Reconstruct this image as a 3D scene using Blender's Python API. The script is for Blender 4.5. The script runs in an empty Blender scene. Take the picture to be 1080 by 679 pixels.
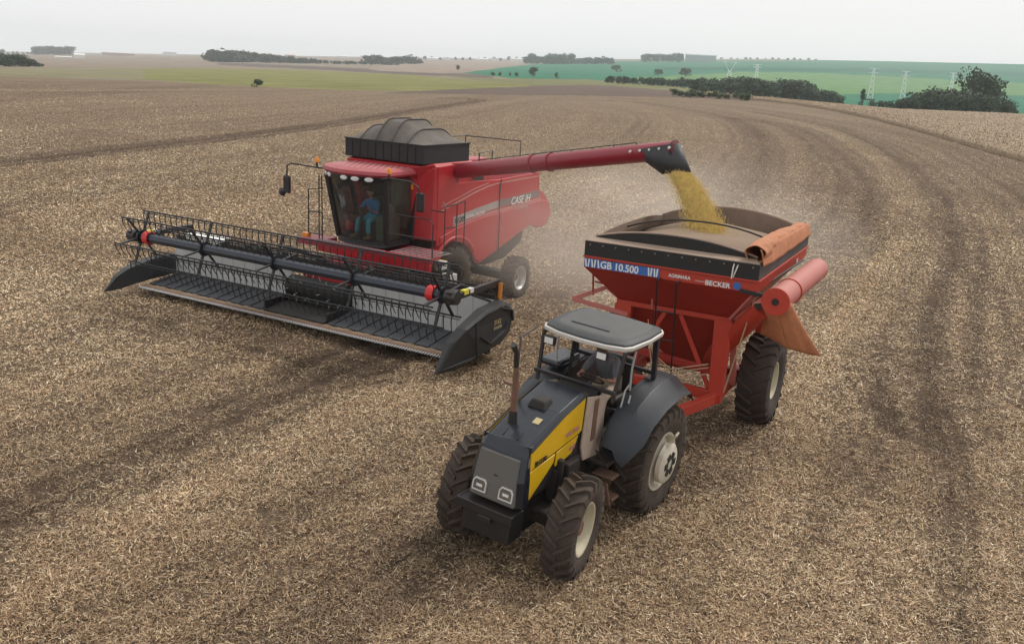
import bpy, math, random
import numpy as np
from math import sin, cos, pi, radians, tan, atan2, sqrt
from mathutils import Vector, Matrix

random.seed(7)
rng = np.random.default_rng(11)
S = bpy.context.scene
COL = S.collection

# ------------------------------------------------------------------ camera, world, sun, exposure
FPX, PITCH, ROLL, CAMH = 960.0, radians(15.45), radians(3.04), 6.455
cam = bpy.data.cameras.new('camera'); camo = bpy.data.objects.new('camera', cam); COL.objects.link(camo)
cam.sensor_width = 36; cam.lens = FPX / 1080 * 36
cam.clip_start = 0.2; cam.clip_end = 20000
Rc = Matrix.Rotation(pi / 2 - PITCH, 3, 'X') @ Matrix.Rotation(ROLL, 3, 'Z')
camo.matrix_world = Matrix.Translation((0, 0, CAMH)) @ Rc.to_4x4()
S.camera = camo

SUN_EL = radians(50); SUN_AZ = atan2(0.70, 0.62)        # azimuth from +Y towards +X
w = bpy.data.worlds.new('World'); S.world = w; w.use_nodes = True
nt = w.node_tree; bg = nt.nodes['Background']
sky = nt.nodes.new('ShaderNodeTexSky'); sky.sky_type = 'NISHITA'; sky.sun_disc = False
sky.sun_elevation = SUN_EL; sky.sun_rotation = SUN_AZ; sky.dust_density = 6; sky.air_density = 1.2; sky.ozone_density = 1
veil = nt.nodes.new('ShaderNodeMix'); veil.data_type = 'RGBA'; veil.inputs['Factor'].default_value = 0.94
nt.links.new(sky.outputs['Color'], veil.inputs['A']); veil.inputs['B'].default_value = (7.3, 7.3, 7.3, 1)   # thin white cloud veil
nt.links.new(veil.outputs['Result'], bg.inputs['Color']); bg.inputs['Strength'].default_value = 0.1
sl = bpy.data.lights.new('sun', 'SUN'); sl.energy = 1.5; sl.angle = radians(10); sl.color = (1, .95, .87)
so = bpy.data.objects.new('sun', sl); COL.objects.link(so)
sd = Vector((sin(SUN_AZ) * cos(SUN_EL), cos(SUN_AZ) * cos(SUN_EL), sin(SUN_EL)))
so.rotation_euler = sd.to_track_quat('Z', 'Y').to_euler(); so.location = (20, 20, 60)
S.view_settings.view_transform = 'Standard'; S.view_settings.look = 'None'
S.view_settings.exposure = 0.44; S.view_settings.gamma = 1
S.cycles.max_bounces = 7; S.cycles.transparent_max_bounces = 12; S.cycles.volume_bounces = 2
S.cycles.use_denoising = True

# ------------------------------------------------------------------ materials
M = {}
def mat(name, col, rough=.5, metal=0., dust=0., dustcol=(.30, .215, .145), var=.12, scale=3., bump=0., bscale=40., up=.6):
    m = bpy.data.materials.new(name); m.use_nodes = True; n = m.node_tree.nodes; l = m.node_tree.links
    b = n['Principled BSDF']
    tc = n.new('ShaderNodeTexCoord')
    nz = n.new('ShaderNodeTexNoise'); nz.inputs['Scale'].default_value = scale; nz.inputs['Detail'].default_value = 6
    nz.inputs['Roughness'].default_value = .65
    l.new(tc.outputs['Object'], nz.inputs['Vector'])
    mx = n.new('ShaderNodeMix'); mx.data_type = 'RGBA'
    l.new(nz.outputs['Fac'], mx.inputs['Factor'])
    mx.inputs['A'].default_value = tuple(c * (1 - var * 1.6) for c in col) + (1,)
    mx.inputs['B'].default_value = tuple(min(1, c * (1 + var * 1.6)) for c in col) + (1,)
    out = mx.outputs['Result']
    b.inputs['Roughness'].default_value = rough; b.inputs['Metallic'].default_value = metal
    if dust:
        ge = n.new('ShaderNodeNewGeometry'); sp = n.new('ShaderNodeSeparateXYZ'); l.new(ge.outputs['Normal'], sp.inputs[0])
        mr = n.new('ShaderNodeMapRange'); mr.inputs['From Min'].default_value = -.1; mr.inputs['From Max'].default_value = .9
        mr.inputs['To Min'].default_value = 1 - up; mr.inputs['To Max'].default_value = 1
        l.new(sp.outputs['Z'], mr.inputs['Value'])
        n2 = n.new('ShaderNodeTexNoise'); n2.inputs['Scale'].default_value = scale * 1.7 + 1; n2.inputs['Detail'].default_value = 8
        n2.inputs['Roughness'].default_value = .7; l.new(tc.outputs['Object'], n2.inputs['Vector'])
        r2 = n.new('ShaderNodeMapRange'); r2.inputs['From Min'].default_value = .3; r2.inputs['From Max'].default_value = .7
        r2.inputs['To Min'].default_value = .35 * dust; r2.inputs['To Max'].default_value = dust
        l.new(n2.outputs['Fac'], r2.inputs['Value'])
        mm = n.new('ShaderNodeMath'); mm.operation = 'MULTIPLY'; l.new(mr.outputs[0], mm.inputs[0]); l.new(r2.outputs[0], mm.inputs[1])
        m2 = n.new('ShaderNodeMix'); m2.data_type = 'RGBA'; l.new(mm.outputs[0], m2.inputs['Factor'])
        l.new(out, m2.inputs['A']); m2.inputs['B'].default_value = dustcol + (1,); out = m2.outputs['Result']
        rr = n.new('ShaderNodeMapRange'); rr.inputs['To Min'].default_value = rough; rr.inputs['To Max'].default_value = .95
        l.new(mm.outputs[0], rr.inputs['Value']); l.new(rr.outputs[0], b.inputs['Roughness'])
    l.new(out, b.inputs['Base Color'])
    if bump:
        n3 = n.new('ShaderNodeTexNoise'); n3.inputs['Scale'].default_value = bscale; n3.inputs['Detail'].default_value = 4
        l.new(tc.outputs['Object'], n3.inputs['Vector'])
        bp = n.new('ShaderNodeBump'); bp.inputs['Strength'].default_value = bump; bp.inputs['Distance'].default_value = .02
        l.new(n3.outputs['Fac'], bp.inputs['Height']); l.new(bp.outputs[0], b.inputs['Normal'])
    M[name] = m; return m

mat('case_red', (.44, .014, .024), .28, dust=.17, dustcol=(.42, .25, .20), var=.06, scale=1.2)
mat('case_red_top', (.38, .028, .05), .35, dust=.42, dustcol=(.42, .27, .23), var=.08, scale=1.5, up=.8)
mat('auger_red', (.25, .008, .024), .28, dust=.22, dustcol=(.38, .18, .17), var=.08, scale=1.2, up=.8)
mat('cart_red', (.44, .034, .016), .42, dust=.30, dustcol=(.34, .12, .08), var=.12, scale=2)
mat('cart_red_shaded', (.30, .020, .012), .45, dust=.2, dustcol=(.25, .10, .07), var=.12, scale=2)  # cart red with the shade of the undercut hopper put into the colour
mat('cart_pink', (.46, .13, .11), .5, dust=.5, dustcol=(.45, .24, .20), var=.1, scale=3)
mat('orange_canvas', (.46, .17, .075), .85, dust=.45, dustcol=(.40, .22, .13), var=.25, scale=4, bump=.8, bscale=7)
mat('black_paint', (.012, .013, .017), .38, dust=.11, var=.2, scale=4)
mat('reel_black', (.008, .010, .014), .42, dust=.04, var=.2, scale=6)
mat('reel_tube', (.020, .028, .044), .30, metal=.1, dust=.12, dustcol=(.22, .21, .21), var=.15, scale=2)
mat('black_rubber', (.014, .014, .014), .75, dust=.18, dustcol=(.13, .085, .06), var=.2, scale=6, bump=.3)
mat('tyre', (.022, .020, .020), .78, dust=.55, dustcol=(.14, .085, .055), var=.25, scale=5, bump=.4, bscale=30)
mat('tyre_muddy', (.022, .020, .019), .85, dust=.62, dustcol=(.12, .078, .052), var=.3, scale=4, bump=.6, bscale=25, up=.2)
mat('rim_cream', (.52, .49, .36), .55, dust=.5, dustcol=(.33, .25, .16), var=.15, scale=5, up=.3)
mat('rim_white', (.62, .59, .50), .55, dust=.6, dustcol=(.38, .29, .20), var=.15, scale=6, up=.3)
mat('rim_silver', (.55, .55, .55), .35, metal=.5, dust=.25, var=.1, scale=5)
mat('yellow_paint', (.70, .42, .006), .35, dust=.12, dustcol=(.40, .27, .12), var=.08, scale=3)
mat('hood_black', (.012, .016, .024), .18, dust=.07, dustcol=(.13, .13, .125), var=.2, scale=3, up=.9)
mat('grille_grey', (.10, .097, .092), .7, dust=.5, dustcol=(.17, .15, .13), var=.1, scale=4, bump=.3, bscale=120, up=.2)
mat('fender_black', (.009, .013, .020), .36, dust=.10, dustcol=(.115, .105, .098), var=.2, scale=4, bump=.1, up=.5)
mat('roof_grey', (.050, .054, .058), .55, dust=.55, dustcol=(.155, .148, .135), var=.15, scale=2.5, up=.2)
mat('roof_dark', (.022, .025, .030), .5, dust=.3, dustcol=(.12, .115, .105), var=.15, scale=3)
mat('roof_white', (.62, .60, .56), .5, dust=.2, var=.06, scale=6)
mat('galv', (.44, .45, .46), .5, metal=.3, dust=.3, dustcol=(.35, .31, .26), var=.1, scale=3)
mat('light_metal', (.56, .57, .57), .55, dust=.35, dustcol=(.40, .37, .33), var=.12, scale=2.5)
mat('draper', (.035, .042, .054), .75, dust=.22, dustcol=(.14, .12, .10), var=.2, scale=3)
mat('plastic_black', (.022, .024, .027), .5, dust=.28, dustcol=(.10, .095, .088), var=.12, scale=3, bump=.2, bscale=60)
mat('tarp_grey', (.055, .050, .048), .8, dust=.8, dustcol=(.19, .165, .14), var=.2, scale=1.6, bump=.15, bscale=6, up=.85)
mat('tank_side', (.014, .015, .017), .7, dust=.18, dustcol=(.12, .105, .09), var=.2, scale=3)
mat('side_black', (.012, .013, .013), .7, dust=.06, var=.3, scale=4)
mat('inner_tarp', (.16, .11, .085), .85, dust=.75, dustcol=(.30, .225, .175), var=.2, scale=1.3, bump=.2, bscale=5, up=.3)
mat('rim_dirt', (.30, .22, .17), .85, dust=.5, dustcol=(.33, .24, .18), var=.2, scale=3)
mat('glass_dark', (.02, .02, .02))
mat('blue_decal', (.03, .13, .42), .4, dust=.15, var=.1, scale=5)
mat('white_decal', (.75, .75, .74), .5, dust=.12, var=.05, scale=6)
mat('silver_decal', (.33, .32, .31), .4, dust=.4, dustcol=(.36, .25, .21), var=.1, scale=4, up=.2)
mat('grey_decal', (.15, .13, .125), .5, dust=.3, dustcol=(.30, .19, .16), var=.2, scale=4, up=.2)
mat('pale_pink', (.50, .23, .22), .5, dust=.3, dustcol=(.42, .28, .24), var=.1, scale=4)
mat('gold_decal', (.48, .40, .20), .5, var=.1)
mat('bright_red', (.62, .02, .025), .4, dust=.1, var=.1)
mat('orange_light', (.75, .26, .03), .3, var=.15, scale=12)
mat('lamp_lens', (.72, .72, .70), .15, var=.1, scale=20)
mat('mirror_glass', (.25, .27, .29), .08, metal=.8, var=.1)
mat('rust', (.15, .075, .048), .8, dust=.4, dustcol=(.28, .19, .13), var=.35, scale=7, bump=.3)
mat('mud_panel', (.40, .31, .25), .85, dust=.7, dustcol=(.46, .37, .30), var=.4, scale=5, bump=.3, up=.2)
mat('engine_dark', (.014, .013, .012), .7, dust=.35, dustcol=(.10, .07, .05), var=.4, scale=7, bump=.4)
mat('yellow_sticker', (.70, .62, .06), .5, var=.05)
mat('hose', (.42, .30, .19), .7, var=.1)
mat('rope_white', (.65, .62, .56), .8, var=.1)
mat('seat_black', (.02, .02, .022), .6, dust=.2, var=.1)
mat('skin', (.33, .17, .11), .55, var=.1, scale=10)
mat('shirt_grey', (.13, .135, .15), .9, var=.2, scale=12, bump=.2)
mat('shirt_blue', (.04, .20, .48), .9, var=.2, scale=12, bump=.2)
mat('jeans_cyan', (.10, .50, .68), .9, var=.2, scale=12, bump=.2)
mat('trousers_beige', (.42, .33, .25), .9, var=.15, scale=12, bump=.2)
mat('boot', (.38, .27, .12), .8, var=.2)
mat('hair', (.02, .015, .012), .8, var=.2)
mat('cab_dark', (.045, .047, .05), .75, var=.25, scale=5)
mat('cab_green', (.13, .16, .13), .7, dust=.3, var=.2, scale=4)
mat('cab_red', (.16, .025, .03), .6, var=.2, scale=4)
mat('blue_cloth', (.015, .06, .35), .8, var=.2)
mat('grain', (.80, .54, .20), .8, var=.30, scale=9)
mat('grain_heap', (.27, .19, .125), .9, dust=.5, dustcol=(.21, .155, .12), var=.2, scale=18, bump=.5, bscale=60)
mat('bark', (.10, .075, .055), .9, var=.3, scale=3)
mat('white_wall', (.75, .75, .73), .8, var=.05)
mat('shed_roof', (.42, .30, .26), .8, var=.1)
mat('grey_roof', (.33, .36, .38), .8, var=.1)
mat('pylon', (.85, .85, .84), .5, var=.05)
mat('asphalt_glass', (.05, .06, .07), .2)
def glassmat(name, tint, gloss):
    m = bpy.data.materials.new(name); m.use_nodes = True; n = m.node_tree.nodes; l = m.node_tree.links
    n.remove(n['Principled BSDF']); out = n['Material Output']
    t = n.new('ShaderNodeBsdfTransparent'); t.inputs[0].default_value = tint + (1,)
    g = n.new('ShaderNodeBsdfGlossy'); g.inputs['Roughness'].default_value = .06; g.inputs['Color'].default_value = (.8, .85, .9, 1); df = n.new('ShaderNodeBsdfDiffuse'); df.inputs['Color'].default_value = (.24, .22, .19, 1)
    f = n.new('ShaderNodeFresnel'); f.inputs['IOR'].default_value = gloss
    mx = n.new('ShaderNodeMixShader'); l.new(f.outputs[0], mx.inputs[0]); m1 = n.new('ShaderNodeMixShader'); m1.inputs[0].default_value = .12; l.new(t.outputs[0], m1.inputs[1]); l.new(df.outputs[0], m1.inputs[2]); l.new(m1.outputs[0], mx.inputs[1]); l.new(g.outputs[0], mx.inputs[2])
    l.new(mx.outputs[0], out.inputs['Surface']); M[name] = m
glassmat('cab_glass', (.74, .78, .76), 1.42)

# ------------------------------------------------------------------ mesh helpers
class MB:
    def __init__(s): s.v = []; s.f = []; s.T = None
    def add(s, vs, fs):
        o = len(s.v)
        for p in vs:
            p = Vector(p)
            s.v.append(tuple(s.T(p)) if s.T else tuple(p))
        s.f += [tuple(i + o for i in f) for f in fs]; return s
    def hexa(s, p):   # 8 points: bottom 0-3 ccw, top 4-7
        return s.add(p, [(3, 2, 1, 0), (4, 5, 6, 7), (0, 1, 5, 4), (1, 2, 6, 5), (2, 3, 7, 6), (3, 0, 4, 7)])
    def box(s, x0, x1, y0, y1, z0, z1):
        return s.hexa([(x0, y0, z0), (x1, y0, z0), (x1, y1, z0), (x0, y1, z0), (x0, y0, z1), (x1, y0, z1), (x1, y1, z1), (x0, y1, z1)])
    def frus(s, b, z0, t, z1):   # b, t = (x0,x1,y0,y1)
        return s.hexa([(b[0], b[2], z0), (b[1], b[2], z0), (b[1], b[3], z0), (b[0], b[3], z0), (t[0], t[2], z1), (t[1], t[2], z1), (t[1], t[3], z1), (t[0], t[3], z1)])
    def beam(s, a, b, wx, wy, up=(0, 0, 1)):
        a = Vector(a); b = Vector(b); d = (b - a).normalized(); u = Vector(up)
        if abs(d.dot(u)) > .98: u = Vector((1, 0, 0))
        sx = d.cross(u).normalized() * wx / 2; sy = sx.cross(d).normalized() * wy / 2
        return s.hexa([a - sx - sy, a + sx - sy, a + sx + sy, a - sx + sy, b - sx - sy, b + sx - sy, b + sx + sy, b - sx + sy])
    def tube(s, pts, r, n=8, cap=True):
        pts = [Vector(p) for p in pts]; m = len(pts); rs = r if isinstance(r, (list, tuple)) else [r] * m
        u = None; vs = []; fs = []
        for i in range(m):
            d = (pts[min(i + 1, m - 1)] - pts[max(i - 1, 0)]).normalized()
            if u is None:
                u = d.orthogonal().normalized()
            else: u = (u - d * u.dot(d)).normalized()
            v = d.cross(u)
            for k in range(n):
                a = 2 * pi * k / n; vs.append(pts[i] + (u * cos(a) + v * sin(a)) * rs[i])
        for i in range(m - 1):
            for k in range(n):
                k2 = (k + 1) % n; fs.append((i * n + k, i * n + k2, (i + 1) * n + k2, (i + 1) * n + k))
        if cap: fs.append(tuple(range(n - 1, -1, -1))); fs.append(tuple((m - 1) * n + k for k in range(n)))
        return s.add(vs, fs)
    def lathe(s, prof, c=(0, 0, 0), axis='y', n=40, closed=False):   # prof: (along, radius)
        vs = []; fs = []; m = len(prof)
        for (a, r) in prof:
            for k in range(n):
                t = 2 * pi * k / n
                if axis == 'y': p = (r * cos(t), a, r * sin(t))
                elif axis == 'x': p = (a, r * cos(t), r * sin(t))
                else: p = (r * cos(t), r * sin(t), a)
                vs.append((p[0] + c[0], p[1] + c[1], p[2] + c[2]))
        for i in range(m if closed else m - 1):
            i2 = (i + 1) % m
            for k in range(n):
                k2 = (k + 1) % n; fs.append((i * n + k, i * n + k2, i2 * n + k2, i2 * n + k))
        return s.add(vs, fs)
    def prism(s, poly, axis, a, b):   # poly 2d; axis y: (x,z); axis x: (y,z); axis z: (x,y)
        def P(q, t): return {'y': (q[0], t, q[1]), 'x': (t, q[0], q[1]), 'z': (q[0], q[1], t)}[axis]
        n = len(poly); vs = [P(q, a) for q in poly] + [P(q, b) for q in poly]
        fs = [tuple(range(n)), tuple(range(2 * n - 1, n - 1, -1))] + [(i, (i + 1) % n, (i + 1) % n + n, i + n) for i in range(n)]
        return s.add(vs, fs)
    def loft(s, rings, cap=True):
        n = len(rings[0]); vs = [p for r in rings for p in r]; fs = []
        for i in range(len(rings) - 1):
            for k in range(n):
                k2 = (k + 1) % n; fs.append((i * n + k, i * n + k2, (i + 1) * n + k2, (i + 1) * n + k))
        if cap: fs.append(tuple(range(n - 1, -1, -1))); fs.append(tuple((len(rings) - 1) * n + k for k in range(n)))
        return s.add(vs, fs)
    def grid(s, fn, nu, nv):
        vs = [fn(i / nu, j / nv) for i in range(nu + 1) for j in range(nv + 1)]
        fs = [(i * (nv + 1) + j, (i + 1) * (nv + 1) + j, (i + 1) * (nv + 1) + j + 1, i * (nv + 1) + j + 1) for i in range(nu) for j in range(nv)]
        return s.add(vs, fs)
    def build(s, name, m, parent=None, bevel=0, smooth=False, solid=0, loc=None, recalc=True):
        me = bpy.data.meshes.new(name); me.from_pydata(s.v, [], s.f)
        if recalc:
            import bmesh
            bm = bmesh.new(); bm.from_mesh(me); bmesh.ops.recalc_face_normals(bm, faces=bm.faces[:]); bm.to_mesh(me); bm.free()
        me.materials.append(M[m] if isinstance(m, str) else m)
        if smooth:
            me.polygons.foreach_set('use_smooth', [True] * len(me.polygons)); me.set_sharp_from_angle(angle=radians(38))
        o = bpy.data.objects.new(name, me); COL.objects.link(o); o.parent = parent
        if loc: o.location = loc
        if solid:
            q = o.modifiers.new('solid', 'SOLIDIFY'); q.thickness = solid; q.offset = 0
        if bevel:
            q = o.modifiers.new('bevel', 'BEVEL'); q.width = bevel; q.segments = 2; q.limit_method = 'ANGLE'; q.angle_limit = radians(35)
        return o
def thing(name, label, cat, loc=(0, 0, 0), rz=0, group=None, rot=None):
    o = bpy.data.objects.new(name, None); COL.objects.link(o); o.location = loc
    o.rotation_euler = rot if rot else (0, 0, rz); o['label'] = label; o['category'] = cat
    if group: o['group'] = group
    return o
def tag(o, label, cat, group=None, kind=None):
    o['label'] = label; o['category'] = cat
    if group: o['group'] = group
    if kind: o['kind'] = kind
    return o
def share(o, parent, loc=(0, 0, 0), mat4=None):
    c = o.copy(); COL.objects.link(c); c.parent = parent
    if mat4 is not None: c.matrix_basis = mat4
    else: c.location = loc
    return c
def text(body, size, m, parent, origin, right, up, name='lettering', ext=.002, bold=0., shear=0., xs=1., align='LEFT'):
    cu = bpy.data.curves.new(name, 'FONT'); cu.body = body; cu.size = size; cu.extrude = ext; cu.offset = bold * .45; cu.resolution_u = 4; cu.shear = shear
    cu.align_x = align
    cu.materials.append(M[m]); o = bpy.data.objects.new(name, cu); COL.objects.link(o); o.parent = parent
    r = Vector(right).normalized(); u = Vector(up).normalized(); n = r.cross(u)
    COL.objects.unlink(o); me_ = bpy.data.meshes.new_from_object(o); bpy.data.objects.remove(o); o = bpy.data.objects.new(name, me_); COL.objects.link(o); o.parent = parent
    mt = Matrix(((r.x * xs, u.x, n.x, origin[0]), (r.y * xs, u.y, n.y, origin[1]), (r.z * xs, u.z, n.z, origin[2]), (0, 0, 0, 1)))
    o.matrix_basis = mt; return o

def tyre_mb(R, W, nl, lug=.062, hub=.55):
    b = MB(); r = R - lug; h = W / 2; ri = R * hub
    prof = [(-h * .72, ri), (-h * .95, ri + (r - ri) * .30), (-h * 1.0, ri + (r - ri) * .6), (-h * .93, r * .955), (-h * .80, r * .99), (0, r), (h * .80, r * .99), (h * .93, r * .955), (h * 1.0, ri + (r - ri) * .6), (h * .95, ri + (r - ri) * .30), (h * .72, ri)]
    b.lathe(prof, n=48)
    for k in range(nl):
        for s in (-1, 1):
            t0 = 2 * pi * (k + (.5 if s > 0 else 0)) / nl; pts = []
            segs = [(-.06, 0., 1), (.35, .10, 1), (.72, .20, .995), (.95, .25, .955), (1.02, .27, .88)]
            wd = .30 * 2 * pi / nl * .62
            rings = []
            for (fy, dt, rr) in segs:
                th = t0 + dt * .9
                y = s * fy * h; ro = R * rr + (0 if rr > .9 else 0.0); rb = (r - .03) * rr
                rings.append([(rad * cos(a), y, rad * sin(a)) for rad, a in ((rb, th - wd * .62), (ro, th - wd * .45), (ro, th + wd * .45), (rb, th + wd * .62))])
            b.loft(rings)
    return b
def rim_mb(R, W, s, hub=.55, dish=.0, plate=.2):
    b = MB(); ri = R * hub; h = W / 2 * .74
    b.lathe([(s * h, ri + .03), (s * (h + .02), ri + .015), (s * (h + .015), ri - .01), (s * h * .86, ri - .035), (s * h * .4, ri - .06), (s * plate * h, ri - .075), (s * (plate * h + dish * .5), ri * .62), (s * (plate * h + dish), ri * .38), (s * (plate * h + dish), .001)], n=40)
    b.lathe([(-s * h, ri + .02), (-s * h * .5, ri - .05), (s * plate * h, ri - .08)], n=40)
    return b
TY = {}
def wheel(parent, key, c, R, W, side, nl, tm, rm, hub=.55, dish=.03, plate=.2, steer=0., extra=None):
    wr = bpy.data.objects.new('wheel', None); COL.objects.link(wr); wr.parent = parent; wr.location = c
    wr.rotation_euler = (0, random.uniform(0, 1), steer)
    k = (key, R, W)
    if k not in TY:
        o = tyre_mb(R, W, nl, hub=hub).build('tyre', tm, wr, smooth=True); TY[k] = o
    else: share(TY[k], wr)
    b = rim_mb(R, W, side, hub, dish, plate)
    b.build('rim', rm, wr, smooth=True)
    pl = side * (plate * W / 2 * .74 + dish)
    hb = MB().lathe([(pl, .001), (pl + side * .0, R * .17), (pl + side * .08, R * .16), (pl + side * .11, R * .13), (pl + side * .11, .001)], n=20)
    for i in range(8):
        a = i * pi / 4; hb.tube([(R * .24 * cos(a), pl - side * .01, R * .24 * sin(a)), (R * .24 * cos(a), pl + side * .035, R * .24 * sin(a))], .018, 6)
    hb.build('hub', extra or rm, wr, smooth=True)
    return wr

# ------------------------------------------------------------------ terrain
CR, SR = cos(ROLL), sin(ROLL); CP, SP = cos(PITCH), sin(PITCH)
def px_dir(u, v):
    u = np.asarray(u, float) - 540; v = np.asarray(v, float) - 339.5
    a = CR * u + SR * v; b = -SR * u + CR * v
    x = a / FPX; zc = -b / FPX
    return x, CP + zc * SP, -SP + zc * CP
def to_px(x, y, z):
    z = z - CAMH; fw = y * CP - z * SP; up = y * SP + z * CP
    fw = np.maximum(fw, 1e-3); a = FPX * x / fw; b = -FPX * up / fw
    return 540 + CR * a - SR * b, 339.5 + SR * a + CR * b
DD = np.array([60, 100, 160, 250, 400, 700, 1200, 2000, 3500.])
TAB = {   # survey of the land's relief along eight bearings
    -200: [0, 94, 75, 69, 66.5, 64, 61, 58, 56.5],
    0: [0, 104, 84, 76, 72, 67.5, 62.5, 58.5, 56.5],
    270: [0, 119, 97, 86, 78.5, 72, 67, 62, 58.5],
    540: [0, 131, 105, 93, 86, 79.5, 73, 67.5, 62.5],
    680: [0, 138, 110, 98, 93.5, 87, 77, 68, 62.5],
    810: [0, 146, 118, 105.5, 103, 96, 82, 69, 62.5],
    945: [0, 154, 128, 117.5, 119, 107, 92, 75, 65],
    1080: [0, 160, 135, 123, 126, 112, 97, 79, 68],
    1280: [0, 172, 147, 135, 138, 122, 106, 88, 76]}
KAZ = []; KZ = []
for u_, ys in TAB.items():
    az_, z_ = [], []
    for D_, y_ in zip(DD, ys):
        if y_ == 0:
            dx, dy, dz = px_dir(u_, 200); az_.append(atan2(dx, dy)); z_.append(0.)
        else:
            dx, dy, dz = px_dir(u_, y_); az_.append(atan2(dx, dy)); z_.append(CAMH + D_ * dz / sqrt(dx * dx + dy * dy))
    KAZ.append(az_); KZ.append(z_)
KAZ = np.array(KAZ); KZ = np.array(KZ)
def sm_noise(x, y, seed, sc):
    r = np.random.default_rng(seed); out = np.zeros_like(x, dtype=float)
    for _ in range(9):
        a = r.uniform(0, 2 * pi); k = r.uniform(.5, 1.7) / sc; ph = r.uniform(0, 2 * pi)
        out += np.sin((x * cos(a) + y * sin(a)) * k * 2 * pi + ph)
    return out / 3.0
def vnoise(x, y, sc, seed=0):
    x = x / sc; y = y / sc; xi = np.floor(x).astype(np.int64); yi = np.floor(y).astype(np.int64); fx = x - xi; fy = y - yi
    fx = fx * fx * (3 - 2 * fx); fy = fy * fy * (3 - 2 * fy)
    def h(a, b):
        n = (a * 374761393 + b * 668265263 + seed * 974634777) & 0x7fffffff
        n = ((n ^ (n >> 13)) * 1274126177) & 0x7fffffff
        return ((n ^ (n >> 16)) & 0xffff) / 65535.
    return (h(xi, yi) * (1 - fx) + h(xi + 1, yi) * fx) * (1 - fy) + (h(xi, yi + 1) * (1 - fx) + h(xi + 1, yi + 1) * fx) * fy
def fbm(x, y, sc, seed=0, o=4):
    r = 0; a = 1; t = 0
    for i in range(o): r = r + a * vnoise(x, y, sc / 2 ** i, seed + i); t += a; a *= .6
    return r / t
def terrain(x, y):
    x = np.asarray(x, float); y = np.asarray(y, float)
    az = np.arctan2(x, y); d = np.hypot(x, y) + 1e-6
    azc = np.clip(az, -1.0, 1.0)
    zs = np.stack([np.interp(azc, KAZ[:, i], KZ[:, i]) for i in range(len(DD))])
    ld = np.log(DD); t = np.clip(np.log(d), ld[0], ld[-1])
    i = np.clip(np.searchsorted(ld, t) - 1, 0, len(DD) - 2)
    f = (t - ld[i]) / (ld[i + 1] - ld[i])
    idx = np.indices(zs.shape[1:])
    g = lambda k: np.take_along_axis(zs, k[None], 0)[0]
    z = g(i) * (1 - f) + g(i + 1) * f
    back = np.clip((np.abs(az) - 1.0) / .8, 0, 1); z = z * (1 - back)
    # cultivation relief
    near = np.clip((70 - d) / 40, 0, 1)
    z = z + near * (fbm(x, y, .5, 3, 3) - .5) * .055 + np.clip((150 - d) / 80, 0, 1) * (fbm(x, y, 3.2, 8, 2) - .5) * .05
    return z
def terr1(x, y): return float(terrain(np.array([x]), np.array([y]))[0])
def px_ground(u, v, z=0.):
    dx, dy, dz = px_dir(u, v); t = (z - CAMH) / dz; return dx * t, dy * t
def px_terrain(u, v, dmax=3500):
    dx, dy, dz = [float(q) for q in px_dir(u, v)]; h = sqrt(dx * dx + dy * dy)
    ds = np.exp(np.linspace(math.log(14), math.log(dmax), 1400))
    xs = dx / h * ds; ys = dy / h * ds; zr = CAMH + dz / h * ds; zt = terrain(xs, ys)
    hit = np.nonzero(zr <= zt)[0]
    i = hit[0] if len(hit) else len(ds) - 1
    return xs[i], ys[i], zt[i], ds[i]
def at_dist(u, v, D):       # ground point on the bearing of (u,v), D metres away
    dx, dy, dz = [float(q) for q in px_dir(u, v)]; h = sqrt(dx * dx + dy * dy); x, y = dx / h * D, dy / h * D
    return x, y, terr1(x, y)
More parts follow.
